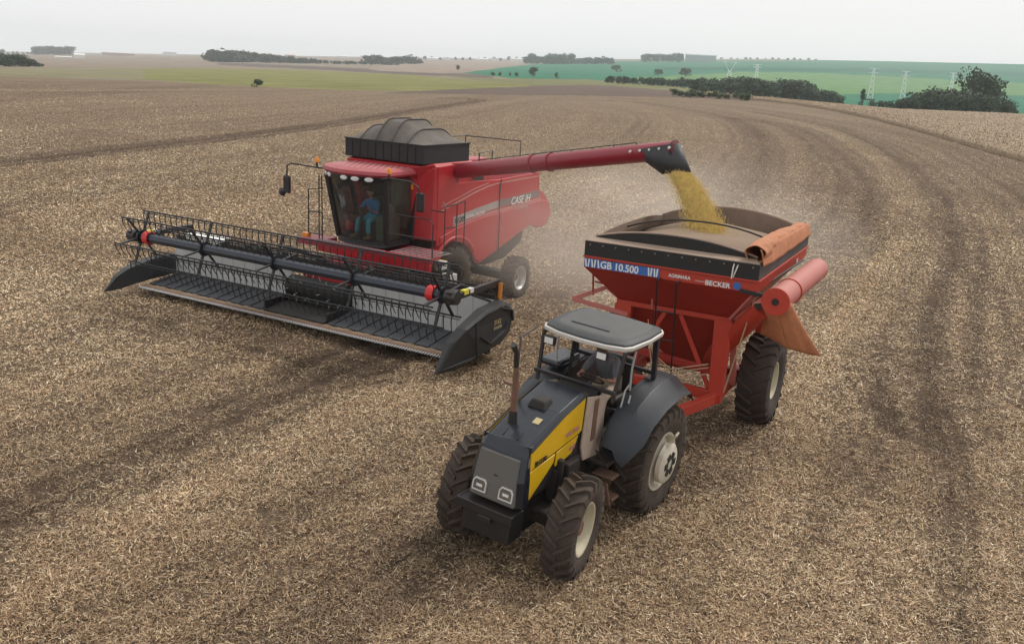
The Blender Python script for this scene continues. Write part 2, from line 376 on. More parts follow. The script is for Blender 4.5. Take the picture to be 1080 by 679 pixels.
# strokes on the stubble: wheelings, windrows, pass edges, painted header shade, patches by the vehicles: (image survey points, width m, strength)  + dark / - pale
ST = [
 ([(-120, 186), (0, 171), (130, 157), (260, 143), (370, 128), (440, 116), (490, 109), (505, 106.5), (500, 104), (470, 104)], 1.9, 1.9),
 ([(-120, 172), (0, 159), (200, 140), (330, 124), (440, 108)], 2.4, -.45),
 ([(-60, 226), (0, 219), (60, 211), (150, 197), (250, 184), (330, 170)], 2.4, .6),
 ([(-60, 205), (60, 194), (200, 178), (330, 160)], 2.0, -.4),
 ([(-60, 108), (0, 103), (100, 98), (220, 90)], 3.5, .7),
 ([(-60, 92), (60, 88), (200, 85)], 5, .5),
 ([(-60, 600), (0, 565), (90, 520), (180, 478), (260, 438), (330, 402), (430, 360)], 1.2, 1.5),
 ([(-60, 500), (60, 440), (200, 380), (330, 345)], 1.0, .35),
 ([(0, 400), (120, 350), (200, 320)], 1.0, .25),
 ([(-60, 650), (0, 605), (120, 535), (220, 482), (330, 440), (420, 410)], 1.1, -1.2),
 ([(790, 126), (848, 136), (883, 160), (910, 187), (921, 210), (910, 238), (880, 262)], 2.6, 1.0),
 ([(800, 119), (880, 132), (941, 156), (985, 192), (1007, 222), (1011, 258), (999, 293), (985, 337), (975, 400), (985, 450)], 1.7, 1.1),
 ([(780, 118), (860, 133), (914, 165), (950, 190), (975, 222), (985, 250), (965, 300), (940, 350)], 2.0, -.55),
 ([(985, 230), (1040, 280), (1060, 340), (1062, 420)], 1.2, .45),
 ([(900, 128), (980, 152), (1060, 195), (1130, 250)], 2.2, .45),
 ([(760, 118), (800, 135), (808, 170), (800, 210)], 2.4, .35),
 ([(760, 108), (880, 124), (960, 148), (1040, 178), (1120, 210)], 1.6, -.6),
 ([(700, 112), (735, 140), (740, 180)], 3, .25),
 ([(980, 420), (1000, 480), (1003, 540), (1010, 620), (1020, 700)], .45, .5),
 ([(900, 380), (930, 440), (930, 470), (860, 540), (824, 575), (760, 640)], .55, .55),
 ([(1040, 420), (1060, 520), (1070, 640)], .5, -.35),
 ([(960, 470), (965, 560), (960, 679)], .45, -.4),
 ([(330, 640), (400, 590), (470, 560)], .35, .6),
 ([(300, 540), (360, 500), (420, 470)], .5, .35),
 ([(560, 260), (640, 290)], 2.5, .25), ([(200, 340), (300, 362), (430, 392)], 1.2, .45),  # second stroke: the header's shade, painted into the ground and straw colour
 ([(690, 460), (780, 455)], .9, .6), ([(560, 620), (520, 600), (470, 560)], .8, .4), ([(590, 310), (560, 330)], 1.2, .8),  # short dark strokes close to the cart, the tractor and the combine
 ([(520, 100), (600, 108), (700, 125), (760, 160)], 3.5, -.2), ([(560, 110), (640, 122), (700, 150), (720, 190)], 3, .25), ([(0, 300), (100, 280)], 2.2, .2), ([(0, 350), (100, 320)], 1.6, -.25)]
STW = []
for pts, wd, sg in ST:
    P = np.array([px_terrain(*p)[:2] if p[1] < 230 else px_ground(*p) for p in pts])
    k = np.linspace(0, len(P) - 1, (len(P) - 1) * 6 + 1); P = np.stack([np.interp(k, range(len(P)), P[:, j]) for j in (0, 1)], 1)
    for _ in range(6): P[1:-1] = (P[:-2] + 2 * P[1:-1] + P[2:]) / 4
    STW.append((P, wd, sg))
REFR = np.array([px_terrain(*p)[:2] if p[1] < 230 else px_ground(*p) for p in [(560, 103), (640, 104), (720, 108), (800, 119), (880, 132), (941, 156), (985, 192), (1007, 222), (1011, 258), (1005, 300), (995, 360), (992, 450), (1000, 560), (1015, 700), (1040, 900)]])
REFL = np.array([px_terrain(*p)[:2] if p[1] < 230 else px_ground(*p) for p in [(-500, 235), (-120, 186), (0, 171), (130, 157), (260, 143), (370, 128), (440, 116), (500, 107), (560, 101)]])
def sdist(P, x, y):
    k = np.linspace(0, len(P) - 1, len(P) * 2); P = np.stack([np.interp(k, range(len(P)), P[:, j]) for j in (0, 1)], 1)
    for _ in range(2): P[1:-1] = (P[:-2] + 2 * P[1:-1] + P[2:]) / 4
    best = np.full(x.shape, 1e9); sg = np.zeros(x.shape)
    for a, b in zip(P[:-1], P[1:]):
        d = b - a; L = d @ d + 1e-9; t = np.clip(((x - a[0]) * d[0] + (y - a[1]) * d[1]) / L, 0, 1)
        dx = x - a[0] - t * d[0]; dy = y - a[1] - t * d[1]; q = dx * dx + dy * dy; c = q < best
        best = np.where(c, q, best); sg = np.where(c, np.sign(d[0] * dy - d[1] * dx), sg)
    return np.sqrt(best) * sg
def streaks(x, y):
    r = np.hypot(x, y); wr = np.clip((x / (r + 1e-6) + .02) / .16, 0, 1)
    wob = (fbm(x, y, 7, 61, 2) - .5) * .9
    out = 0
    for P, w_, sd_ in ((REFR, wr, 3), (REFL, (1 - wr) * .6, 9)):
        q = sdist(P, x, y) + wob; z0 = np.zeros_like(q)
        f_ = (vnoise(q, z0, .42, sd_) - .5) * .9 + (vnoise(q, z0, 1.3, sd_ + 1) - .5) * 1.0 + (vnoise(q, z0, 3.9, sd_ + 2) - .5) * .9
        out = out + w_ * f_
    return out * np.clip(1.25 - fbm(x, y, 9, 71, 2), .3, 1)
def tracks_and_shade(x, y):
    m = streaks(x, y) * np.clip((230 - np.hypot(x, y)) / 60, 0, 1) * 1.0
    wob = (fbm(x, y, 1.6, 21, 3) - .5) * 1.1
    for P, wd, sg in STW:
        x0, x1 = P[:, 0].min() - 3 * wd, P[:, 0].max() + 3 * wd; y0, y1 = P[:, 1].min() - 3 * wd, P[:, 1].max() + 3 * wd
        s = (x > x0) & (x < x1) & (y > y0) & (y < y1)
        if not s.any(): continue
        xs, ys = x[s], y[s]; best = np.full(xs.shape, 1e9)
        for a, b in zip(P[:-1], P[1:]):
            d = b - a; L = d @ d + 1e-9; t = np.clip(((xs - a[0]) * d[0] + (ys - a[1]) * d[1]) / L, 0, 1)
            best = np.minimum(best, (xs - a[0] - t * d[0]) ** 2 + (ys - a[1] - t * d[1]) ** 2)
        q = np.sqrt(best) / wd + wob[s] * .35
        m[s] += sg * (.78 if wd > .6 else 1) * (np.exp(-(q / .22) ** 2) * .5 + np.exp(-((q - .62) / .17) ** 2) * .55 + np.exp(-((q + .62) / .17) ** 2) * .45 + np.exp(-(q / .7) ** 2) * .30) * (.35 + 1.25 * fbm(xs, ys, .9, 31, 3))
    return m
def inpoly(u, v, poly):
    r = np.zeros(u.shape, bool); n = len(poly)
    for i in range(n):
        x1, y1 = poly[i]; x2, y2 = poly[(i + 1) % n]
        c = ((y1 > v) != (y2 > v)) & (u < (x2 - x1) * (v - y1) / (y2 - y1 + 1e-12) + x1)
        r ^= c
    return r
ZON = [
 ([(-900, 20), (2200, 20), (2200, 64), (1080, 72), (880, 112), (700, 99), (430, 98), (230, 89), (0, 80), (-900, 76)], (.235, .185, .14), 'far brown'),
 ([(-900, 70), (0, 72.5), (100, 73), (230, 72), (330, 74.5), (430, 79), (520, 87), (565, 90.5), (500, 96.5), (430, 97), (330, 94), (230, 89.5), (120, 82), (0, 80), (-900, 78)], (.200, .195, .070), 'yellow green'),
 ([(-900, 68), (0, 71.5), (100, 73), (150, 74), (150, 84), (0, 81), (-900, 78)], (.22, .20, .115), 'pale green'),
 ([(230, 66), (330, 70), (430, 75), (520, 79), (520, 83), (430, 79), (330, 73.5), (230, 69)], (.13, .10, .085), 'brown line'),
 ([(400, 98), (520, 92.5), (565, 90.5), (630, 90), (720, 96), (800, 101), (850, 104.5), (800, 107), (720, 103), (600, 101), (500, 100)], (.135, .10, .085), 'ploughed'),
 ([(455, 79), (520, 83), (620, 83.5), (700, 88.5), (790, 96), (880, 107), (820, 105.5), (720, 96.5), (630, 90), (565, 90.5), (520, 87)], (.17, .165, .075), 'green strip'),
 ([(385, 72), (440, 66), (520, 62), (620, 60), (600, 65), (540, 70), (500, 76), (470, 78), (400, 75)], (.27, .21, .165), 'far tan'),
 ([(490, 77), (540, 70), (600, 65.2), (700, 64.5), (860, 64), (1080, 60), (2200, 50), (2200, 190), (1080, 140), (880, 112), (800, 99), (700, 90), (620, 84), (540, 83)], (.022, .150, .080), 'green crop'),
 ([(640, 84), (700, 81), (780, 76), (860, 77), (1000, 84), (1080, 88), (1500, 96), (1500, 112), (1080, 101), (960, 98), (880, 100), (800, 92), (700, 86)], (.11, .22, .075), 'light crop'),
 ([(700, 71), (900, 72), (1080, 77), (1500, 82), (1500, 86), (1080, 80.5), (900, 76), (700, 74)], (.010, .100, .062), 'dark crop'),
]
def zone_cols(x, y, z):
    u, v = to_px(x, y, z); d = np.hypot(x, y)
    n = fbm(x, y, 40, 5, 4); v2 = v + (n - .5) * 1.2; u2 = u + (n - .5) * 10
    stub = np.array([.275, .200, .132])
    c = np.broadcast_to(stub, x.shape + (3,)).copy(); far = np.zeros(x.shape)
    for poly, col, nm in ZON:
        s = inpoly(u2, v2, poly) & (d > 120) & (y > 0); c[s] = col; far[s] = 1 if nm not in ('ploughed',) else .5
    return c, far
def np_mesh(name, V, F, m, smooth=True):
    me = bpy.data.meshes.new(name); me.vertices.add(len(V)); me.vertices.foreach_set('co', np.ascontiguousarray(V, np.float32).ravel())
    k = F.shape[1]; me.loops.add(F.size); me.loops.foreach_set('vertex_index', F.astype(np.int32).ravel())
    me.polygons.add(len(F)); me.polygons.foreach_set('loop_start', np.arange(0, F.size, k, dtype=np.int32))
    me.polygons.foreach_set('loop_total', np.full(len(F), k, np.int32))
    if smooth: me.polygons.foreach_set('use_smooth', np.ones(len(F), bool))
    me.materials.append(m); me.update(calc_edges=True); me.validate()
    return me
def colattr(me, name, c):
    a = me.color_attributes.new(name, 'FLOAT_COLOR', 'POINT')
    if c.shape[1] == 3: c = np.concatenate([c, np.ones((len(c), 1))], 1)
    a.data.foreach_set('color', np.ascontiguousarray(c, np.float32).ravel())
def polar(azs, rs):
    A, R = np.meshgrid(azs, rs, indexing='ij'); X = R * np.sin(A); Y = R * np.cos(A); na, nr = A.shape
    i = np.arange(na - 1)[:, None] * nr + np.arange(nr - 1)[None]; F = np.stack([i, i + 1, i + nr + 1, i + nr], -1).reshape(-1, 4)
    return X.ravel(), Y.ravel(), F
# ground material
gm = bpy.data.materials.new('field_ground'); gm.use_nodes = True; n = gm.node_tree.nodes; l = gm.node_tree.links; pb = n['Principled BSDF']
pb.inputs['Roughness'].default_value = .95; pb.inputs['Specular IOR Level'].default_value = .15
geo = n.new('ShaderNodeNewGeometry'); at = n.new('ShaderNodeAttribute'); at.attribute_name = 'zone'; tr = n.new('ShaderNodeAttribute'); tr.attribute_name = 'track_shade'
def NZ(sc, det=5, ro=.7, vec=None):
    q = n.new('ShaderNodeTexNoise'); q.inputs['Scale'].default_value = sc; q.inputs['Detail'].default_value = det; q.inputs['Roughness'].default_value = ro
    l.new(vec or geo.outputs['Position'], q.inputs['Vector']); return q.outputs['Fac']
def MR(v, a, b, c, d):
    q = n.new('ShaderNodeMapRange'); l.new(v, q.inputs['Value'])
    for k_, x_ in zip(('From Min', 'From Max', 'To Min', 'To Max'), (a, b, c, d)): q.inputs[k_].default_value = x_
    return q.outputs[0]
def MATH(op, a, b=None):
    q = n.new('ShaderNodeMath'); q.operation = op
    for i_, s_ in enumerate((a, b)):
        if s_ is None: continue
        if isinstance(s_, (int, float)): q.inputs[i_].default_value = s_
        else: l.new(s_, q.inputs[i_])
    return q.outputs[0]
def MIX(f, a, b, mode='MIX'):
    q = n.new('ShaderNodeMix'); q.data_type = 'RGBA'; q.blend_type = mode
    for k_, s_ in (('Factor', f), ('A', a), ('B', b)):
        if isinstance(s_, (int, float)): q.inputs[k_].default_value = s_
        elif isinstance(s_, tuple): q.inputs[k_].default_value = s_ + (1,)
        else: l.new(s_, q.inputs[k_])
    return q.outputs['Result']
trs = n.new('ShaderNodeSeparateColor'); l.new(tr.outputs['Color'], trs.inputs[0]); dark, pale, farf = trs.outputs[0], trs.outputs[1], trs.outputs[2]
fine = MR(NZ(22, 4, .85), .40, .60, 0, 1); mid = MR(NZ(3.3, 5, .75), .36, .64, 0, 1); big = MR(NZ(.35, 4, .6), .35, .65, 0, 1)
c0 = MIX(fine, MIX(.0, (.055, .038, .027), (0, 0, 0)), at.outputs['Color'])
soil = MIX(fine, (.022, .014, .010), (.135, .085, .056))
k1 = MATH('ADD', MATH('MULTIPLY', mid, .32), MATH('MULTIPLY', dark, .62))
c1 = MIX(k1, MIX(fine, MIX(.55, at.outputs['Color'], (.03, .02, .014)), MIX(.25, at.outputs['Color'], (.5, .4, .27))), soil)
c2 = MIX(MATH('MULTIPLY', pale, .45), c1, (.36, .285, .185))
c2 = MIX(MATH('MULTIPLY', big, .12), c2, (.14, .085, .055))
# far away: field colour with soft rows
wv = MR(NZ(.06, 6, .65), .35, .65, .78, 1.18)
fv = MIX(1.0, at.outputs['Color'], wv, 'MULTIPLY')
q = n.new('ShaderNodeCombineColor'); l.new(wv, q.inputs[0]); l.new(wv, q.inputs[1]); l.new(wv, q.inputs[2])
fv = MIX(1.0, at.outputs['Color'], q.outputs[0], 'MULTIPLY')
fin = MIX(farf, c2, fv); l.new(fin, pb.inputs['Base Color'])
bp = n.new('ShaderNodeBump'); bp.inputs['Strength'].default_value = .8; bp.inputs['Distance'].default_value = .06
l.new(MATH('ADD', MATH('MULTIPLY', fine, .5), MATH('MULTIPLY', mid, .6)), bp.inputs['Height']); l.new(bp.outputs[0], pb.inputs['Normal'])

rs = [3.0]
while rs[-1] < 4200: rs.append(rs[-1] * (1.0105 if rs[-1] < 120 else 1.018))
rs = np.array(rs)
def ground(name, azs, rs_, fine_=True):
    X, Y, F = polar(azs, rs_); Z = terrain(X, Y)
    c, far = zone_cols(X, Y, Z); t = tracks_and_shade(X, Y) if fine_ else np.zeros(X.shape)
    Z = Z - np.clip(t, 0, 1) * .05 * (np.hypot(X, Y) < 200)
    me = np_mesh(name, np.stack([X, Y, Z], 1), F, gm)
    colattr(me, 'zone', c); colattr(me, 'track_shade', np.stack([np.clip(t, 0, 1.2), np.clip(-t, 0, 1), far], 1))
    o = bpy.data.objects.new(name, me); COL.objects.link(o); o['kind'] = 'structure'; return o
ground('ground', np.radians(np.arange(-37, 37.01, .125)), rs)
X_, Y_, F_ = None, None, None
azo = np.radians(np.arange(37, 323.1, 2)); ground('ground_behind', azo, np.array([3, 6, 10, 20, 35, 60, 90, 140, 200, 300, 500, 900, 1600, 2600, 4200.]), False)
cap = MB().grid(lambda a, b: (3.05 * b * cos(2 * pi * a), 3.05 * b * sin(2 * pi * a), -.01), 40, 3).build('ground_under_camera', gm, None, recalc=False); cap['kind'] = 'structure'

# straw and chaff lying on the near ground
def straw(N, rmin, rmax, azr, w0, rim=False):
    a = rng.uniform(-azr, azr, N); r = np.exp(rng.uniform(math.log(rmin), math.log(rmax), N))
    if rim: k_ = (np.abs(a) > radians(34.5)) | (r < 8.3); a, r = a[k_], r[k_]; N = len(a)
    x = r * np.sin(a); y = r * np.cos(a)
    t = tracks_and_shade(x, y); cl = fbm(x, y, .38, 77, 3)
    keep = rng.uniform(0, 1, N) < np.clip(.34 + 1.25 * (cl - .30) - .42 * np.clip(t, 0, 1) + .5 * np.clip(-t, 0, 1), .05, 1) * np.clip((170 - r) / 110, 0, 1)
    x, y, r, t, cl = x[keep], y[keep], r[keep], t[keep], cl[keep]; N = len(x)
    L = rng.gamma(2.8, .0155, N) * (1 + np.clip(r, 0, 50) / 90) + .012; W = w0 * rng.uniform(.5, 1.6, N) * np.clip(r / 16, 1, 2.6); th = rng.uniform(0, 2 * pi, N)
    tilt = np.abs(rng.normal(0, .34, N)); z0 = terrain(x, y) - np.clip(t, 0, 1) * .05 + .004 + rng.uniform(0, 1, N) ** 2 * .055
    D = np.stack([np.cos(th) * np.cos(tilt), np.sin(th) * np.cos(tilt), np.sin(tilt)], 1) * L[:, None]
    Sd = np.stack([-np.sin(th), np.cos(th), rng.normal(0, .6, N)], 1) * W[:, None] / 2
    V = np.empty((N, 3, 3)); ax = np.stack([x, y, z0], 1); V[:, 0] = ax - Sd; V[:, 1] = ax + D; V[:, 2] = ax + Sd
    pal = np.array([(.62, .475, .295), (.46, .335, .20), (.33, .22, .13), (.20, .115, .07), (.82, .70, .50), (.11, .062, .042), (.38, .30, .22)])
    c = pal[rng.choice(7, N, p=[.24, .22, .17, .12, .10, .09, .06])] * rng.uniform(.75, 1.15, (N, 1))
    dk = np.clip(t, 0, 1)[:, None]; c = c * (1 - .62 * dk * rng.uniform(.6, 1.1, (N, 1))) * (1 + .18 * np.clip(-t, 0, 1))[:, None]
    hue = np.clip((fbm(x, y, 5, 55, 4) - .5) * 2.0 + .5, 0, 1)[:, None]; c = c * (.83 + .50 * hue) * np.stack([1.03 - .03 * hue[:, 0], .96 + .05 * hue[:, 0], .92 + .10 * hue[:, 0]], 1)
    return V.reshape(-1, 3), np.arange(N * 3).reshape(-1, 3), np.repeat(c, 3, 0)
sm = bpy.data.materials.new('straw'); sm.use_nodes = True; q = sm.node_tree.nodes; a_ = q.new('ShaderNodeAttribute'); a_.attribute_name = 'tint'
sm.node_tree.links.new(a_.outputs['Color'], q['Principled BSDF'].inputs['Base Color']); q['Principled BSDF'].inputs['Roughness'].default_value = .7
q['Principled BSDF'].inputs['Specular IOR Level'].default_value = .3
V_, F_, C_ = straw(3000000, 8.3, 185, radians(34.5), .0105)
V2_, F2_, C2_ = straw(1100000, 5.2, 70, radians(52), .0120, True)
V_ = np.concatenate([V_, V2_]); F_ = np.concatenate([F_, F2_ + len(C_)]); C_ = np.concatenate([C_, C2_]); print('straw triangles', len(F_))
me = np_mesh('straw_litter', V_, F_, sm, False); colattr(me, 'tint', C_)
so_ = bpy.data.objects.new('straw_litter', me); COL.objects.link(so_)
so_['kind'] = 'stuff'; so_['label'] = 'pale chopped straw and chaff littering the harvested field'; so_['category'] = 'straw'

# standing uncut crop on the right
EDGE = [(730, 101.5), (760, 103.2), (800, 106.5), (840, 111), (880, 117.5), (920, 126), (960, 136.5), (1000, 148), (1040, 160), (1080, 171), (1130, 187), (1200, 212)]
def crop():
    k = np.linspace(0, len(EDGE) - 1, 420); E = np.stack([np.interp(k, range(len(EDGE)), np.array(EDGE)[:, j]) for j in (0, 1)], 1)
    P = np.array([px_terrain(*q_)[:2] for q_ in E])
    for _ in range(25): P[1:-1] = (P[:-2] + 2 * P[1:-1] + P[2:]) / 4
    d0 = np.hypot(P[:, 0], P[:, 1]); az = np.arctan2(P[:, 0], P[:, 1]); nr = 150
    V = []; t = np.linspace(0, 1, nr) ** 1.2
    R = d0[:, None] + (np.maximum(290, d0[:, None] + 30) - d0[:, None]) * t[None]
    X = R * np.sin(az)[:, None]; Y = R * np.cos(az)[:, None]
    H = terrain(X, Y) + .62 + (fbm(X, Y, .9, 91, 3) - .5) * .22 + rng.normal(0, .03, X.shape)
    H[:, 0] = terrain(X[:, 0], Y[:, 0]) - .05; H[:, 1] -= .34; H[:, 2] -= .14; X[:, 1] = X[:, 0] + rng.normal(0, .06, len(P)); Y[:, 1] = Y[:, 0] + rng.normal(0, .06, len(P)) + .35
    na = len(P); i = np.arange(na - 1)[:, None] * nr + np.arange(nr - 1)[None]; F = np.stack([i, i + nr, i + nr + 1, i + 1], -1).reshape(-1, 4)
    return np.stack([X.ravel(), Y.ravel(), H.ravel()], 1), F, P
mat('crop', (.29, .215, .140), .95, var=.12, scale=1.2, bump=.3, bscale=5)
Vc, Fc, PE = crop(); me = np_mesh('standing_crop', Vc, Fc, M['crop'], True)
co = bpy.data.objects.new('standing_crop', me); COL.objects.link(co); co['kind'] = 'stuff'; co['label'] = 'strip of uncut ripe tan crop along the curved edge of the field'; co['category'] = 'crop'
def crop_stems(N=70000):
    i = rng.integers(0, len(Vc), N); p = Vc[i] + np.stack([rng.normal(0, .3, N), rng.normal(0, .3, N), np.zeros(N)], 1)
    d = np.hypot(p[:, 0], p[:, 1]); p = p[d < 280]; N = len(p)
    p[:, 2] = np.maximum(p[:, 2], terrain(p[:, 0], p[:, 1]) + .4)
    th = rng.uniform(0, pi, N); wv_ = rng.uniform(.03, .09, N); h_ = rng.uniform(.04, .14, N)
    s = np.stack([np.cos(th) * wv_, np.sin(th) * wv_, np.zeros(N)], 1); up = np.stack([rng.normal(0, .05, N), rng.normal(0, .05, N), h_], 1)
    V = np.stack([p - s - up * .5, p + s - up * .5, p + up], 1).reshape(-1, 3); return V, np.arange(N * 3).reshape(-1, 3)
Vs, Fs = crop_stems(); me = np_mesh('crop_tops', Vs, Fs, M['crop'], False)
o = bpy.data.objects.new('crop_tops', me); COL.objects.link(o); o['kind'] = 'stuff'; o['label'] = 'dry stems and pods rising from the uncut tan crop'; o['category'] = 'crop'
#PART2
# ================================================================== COMBINE HARVESTER
def V3(*a): return Vector(a)
KX, KY, KH = -1.801, 27.451, radians(237.6)
K = thing('combine_harvester', 'red combine harvester with wide black reel header unloading grain sideways', 'combine harvester', (KX, KY, 0), KH)
YB = 1.55
prof = [(3.05, 1.80), (3.05, 3.90), (2.28, 3.93), (2.24, 3.42), (1.2, 3.42), (.2, 3.38), (-2.04, 3.46), (-2.12, 2.90), (-2.27, 2.86), (-2.63, 2.58), (-2.84, 2.28), (-2.86, 2.02), (-2.68, 1.82), (-2.35, 1.70), (-2.1, 1.71), (-1.85, 1.82), (-1.55, 1.83), (-1.0, 1.66), (.18, 1.28), (1.05, 1.03), (1.24, 1.08), (1.40, 1.38), (1.70, 1.68), (2.1, 1.84), (2.5, 1.86), (2.85, 1.80)]
b = MB(); b.prism(prof, 'y', YB - .05, YB); b.build('side_panel', 'case_red', K, bevel=.015)
b = MB(); b.prism(prof, 'y', -YB, -YB + .05); b.build('side_panel', 'case_red', K, bevel=.015)
# bulging lower skin of the left side panel, below the stripe
def lowskin(sgn):
    b = MB(); top = [(2.95, 2.02), (2.2, 2.20), (1.2, 2.36), (.2, 2.42), (-1., 2.50), (-2.2, 2.60), (-2.66, 2.50)]
    bot = [(2.95, 1.86), (2.5, 1.90), (1.62, 1.68), (1.30, 1.22), (1.05, 1.08), (.18, 1.33), (-1.0, 1.70), (-1.55, 1.87), (-2.1, 1.75), (-2.62, 1.88), (-2.82, 2.1)]
    poly = top + bot[::-1]
    b.prism([(x, z) for x, z in poly], 'y', sgn * YB, sgn * (YB + .045)); return b
lowskin(1).build('lower_side_panel', 'case_red', K, bevel=.02); lowskin(-1).build('lower_side_panel', 'case_red', K, bevel=.02)
# main body
b = MB(); b.frus((-2.0, 3.0, -1.48, 1.48), 1.9, (-2.0, 3.0, -1.48, 1.48), 3.36); b.build('body', 'case_red', K)
b = MB(); b.prism([(-1.9, 1.9), (-2.62, 1.95), (-2.8, 2.1), (-2.6, 2.5), (-2.1, 2.85), (-1.9, 2.9)], 'y', -1.5, 1.5); b.build('rear_hood', 'case_red', K, bevel=.03)
b = MB(); b.prism([(3.2, 1.0), (3.2, 1.95), (-1.6, 1.9), (-1.9, 1.5), (-1.4, 1.25), (0, .95), (1.2, .72)], 'y', -1.15, 1.15); b.build('chassis', 'engine_dark', K)
b = MB(); b.prism([(-1.35, 1.70), (-.9, 1.72), (.2, 1.34), (1.0, 1.08), (.7, .92), (-.4, 1.0), (-1.25, 1.38)], 'y', 1.05, 1.50); b.build('rear_skirt', 'side_black', K, bevel=.02)
# stripe, seams, door gap
def ribbon(pts_top, pts_bot, y, m, name):
    b = MB(); nn = len(pts_top)
    vs = [(x, y, z) for x, z in pts_top] + [(x, y, z) for x, z in pts_bot] + [(x, y + .006, z) for x, z in pts_top] + [(x, y + .006, z) for x, z in pts_bot]
    fs = []
    for i in range(nn - 1):
        fs += [(i, i + 1, nn + i + 1, nn + i), (2 * nn + i, 3 * nn + i, 3 * nn + i + 1, 2 * nn + i + 1), (i, 2 * nn + i, 2 * nn + i + 1, i + 1), (nn + i, nn + i + 1, 3 * nn + i + 1, 3 * nn + i)]
    b.add(vs, fs); return b.build(name, m, K)
ribbon([(2.35, 2.50), (1.9, 2.56), (1.2, 2.66), (.6, 2.73), (.16, 2.78)], [(2.35, 2.29), (1.9, 2.35), (1.2, 2.47), (.6, 2.53), (.16, 2.57)], YB, 'silver_decal', 'silver_stripe')
ribbon([(.10, 2.785), (-.5, 2.81), (-1.3, 2.86), (-2.1, 2.90)], [(.10, 2.575), (-.5, 2.60), (-1.3, 2.66), (-2.1, 2.71)], YB, 'grey_decal', 'grey_stripe')
ribbon([(2.9, 2.74), (2.2, 2.92), (1.4, 3.12), (.7, 3.25), (.16, 3.30), (-1, 3.33), (-2.03, 3.36)], [(2.9, 2.70), (2.2, 2.88), (1.4, 3.08), (.7, 3.215), (.16, 3.265), (-1, 3.295), (-2.03, 3.325)], YB, 'pale_pink', 'panel_crease')
ribbon([(2.9, 2.86), (2.2, 3.02), (1.4, 3.22), (.7, 3.335)], [(2.9, 2.835), (2.2, 2.995), (1.4, 3.195), (.7, 3.31)], YB, 'pale_pink', 'panel_crease')
ribbon([(2.34, 2.27), (1.2, 2.43), (.2, 2.50), (-1., 2.56), (-2.2, 2.66)], [(2.34, 2.22), (1.2, 2.38), (.2, 2.45), (-1., 2.52), (-2.2, 2.62)], YB, 'pale_pink', 'panel_crease')
b = MB(); b.tube([(.13, YB + .05, 3.40), (.13, YB + .02, 3.2), (.14, YB + .02, 2.5), (.14, YB + .06, 2.4), (.15, YB + .06, 1.32)], .016, 6); b.build('door_seam', 'side_black', K)
text('CASE IH', .31, 'white_decal', K, (-.42, YB + .055, 2.60), (-1, 0, .05), (0, 0, 1), bold=.010, shear=.25, xs=.92)
text('COMBINE', .15, 'pale_pink', K, (-.70, YB + .055, 2.42), (-1, 0, .05), (0, 0, 1), bold=.004, shear=.25)
text('8120', .20, 'side_black', K, (2.30, YB + .008, 2.34), (-1, 0, .10), (0, 0, 1), bold=.006, shear=.3)
text('AXIAL-FLOW', .14, 'white_decal', K, (1.78, YB + .008, 2.41), (-1, 0, .16), (0, 0, 1), bold=.003, shear=.3)
# front wheel arch fender
b = MB(); R = 0.98
def fender_arc(a0, a1, n, r, y0, y1, th, c):
    rings = []
    for i in range(n + 1):
        a = a0 + (a1 - a0) * i / n; ca, sa = cos(a), sin(a)
        rings.append([(c[0] + r * ca, y0, c[1] + r * sa), (c[0] + r * ca, y1, c[1] + r * sa), (c[0] + (r + th) * ca, y1, c[1] + (r + th) * sa), (c[0] + (r + th) * ca, y0, c[1] + (r + th) * sa)])
    return rings
b.loft(fender_arc(radians(5), radians(150), 14, 1.0, 1.3, 1.62, .09, (2.25, .90))); b.build('wheel_arch', 'case_red', K, bevel=.02, smooth=True)
for sy in (1, -1):
    wheel(K, 'kf', (2.25, sy * 1.28, .86), .88, .62, sy, 20, 'tyre_muddy', 'engine_dark', hub=.45)
for sy in (1, -1):
    wheel(K, 'kr', (.12, sy * 2.22, .60), .63, .46, sy, 17, 'tyre_muddy', 'rim_silver', hub=.54, dish=-.05, plate=.0, steer=radians(4), extra='rust')
b = MB(); b.box(-.05, .3, -2.0, 2.0, .5, .72); b.build('rear_axle', 'engine_dark', K, bevel=.02)
# shoulders and tank
b = MB(); b.prism([(-1.5, 3.36), (-1.5, 3.9), (-1.40, 3.97), (1.40, 3.97), (1.5, 3.9), (1.5, 3.36)], 'x', 1.35, 3.10); b.build('tank_shoulder', 'case_red', K, bevel=.03)
b = MB(); b.hexa([(3.1, -1.5, 3.30), (3.28, -1.0, 3.30), (3.28, 1.0, 3.30), (3.1, 1.5, 3.30), (3.1, -1.45, 3.97), (3.55, -1.25, 3.90), (3.55, 1.25, 3.90), (3.1, 1.45, 3.97)]); b.build('tank_front', 'case_red', K, bevel=.02)
b = MB(); b.hexa([(2.95, .78, 1.95), (3.35, .78, 1.95), (3.25, 1.5, 1.95), (2.95, 1.55, 1.95), (3.05, .9, 3.7), (3.5, .95, 3.7), (3.12, 1.5, 3.88), (3.05, 1.52, 3.88)]); b.build('front_wall', 'case_red', K, bevel=.02)
b = MB(); b.hexa([(2.95, -1.5, 1.95), (3.35, -1.45, 1.95), (3.35, -.78, 1.95), (2.95, -.78, 1.95), (3.05, -1.5, 3.88), (3.2, -1.45, 3.88), (3.5, -.9, 3.7), (3.05, -.9, 3.7)]); b.build('front_wall', 'case_red', K, bevel=.02)
tx0, tx1, tw = 1.48, 3.45, 1.36
b = MB()
b.box(tx0, tx1, tw - .03, tw, 3.97, 4.43).box(tx0, tx1, -tw, -tw + .03, 3.97, 4.43).box(tx1, tx1 + .03, -tw, tw, 3.97, 4.43).box(tx0 - .03, tx0, -tw, tw, 3.97, 4.43)
b.build('tank_extension', 'tank_side', K, bevel=.008)
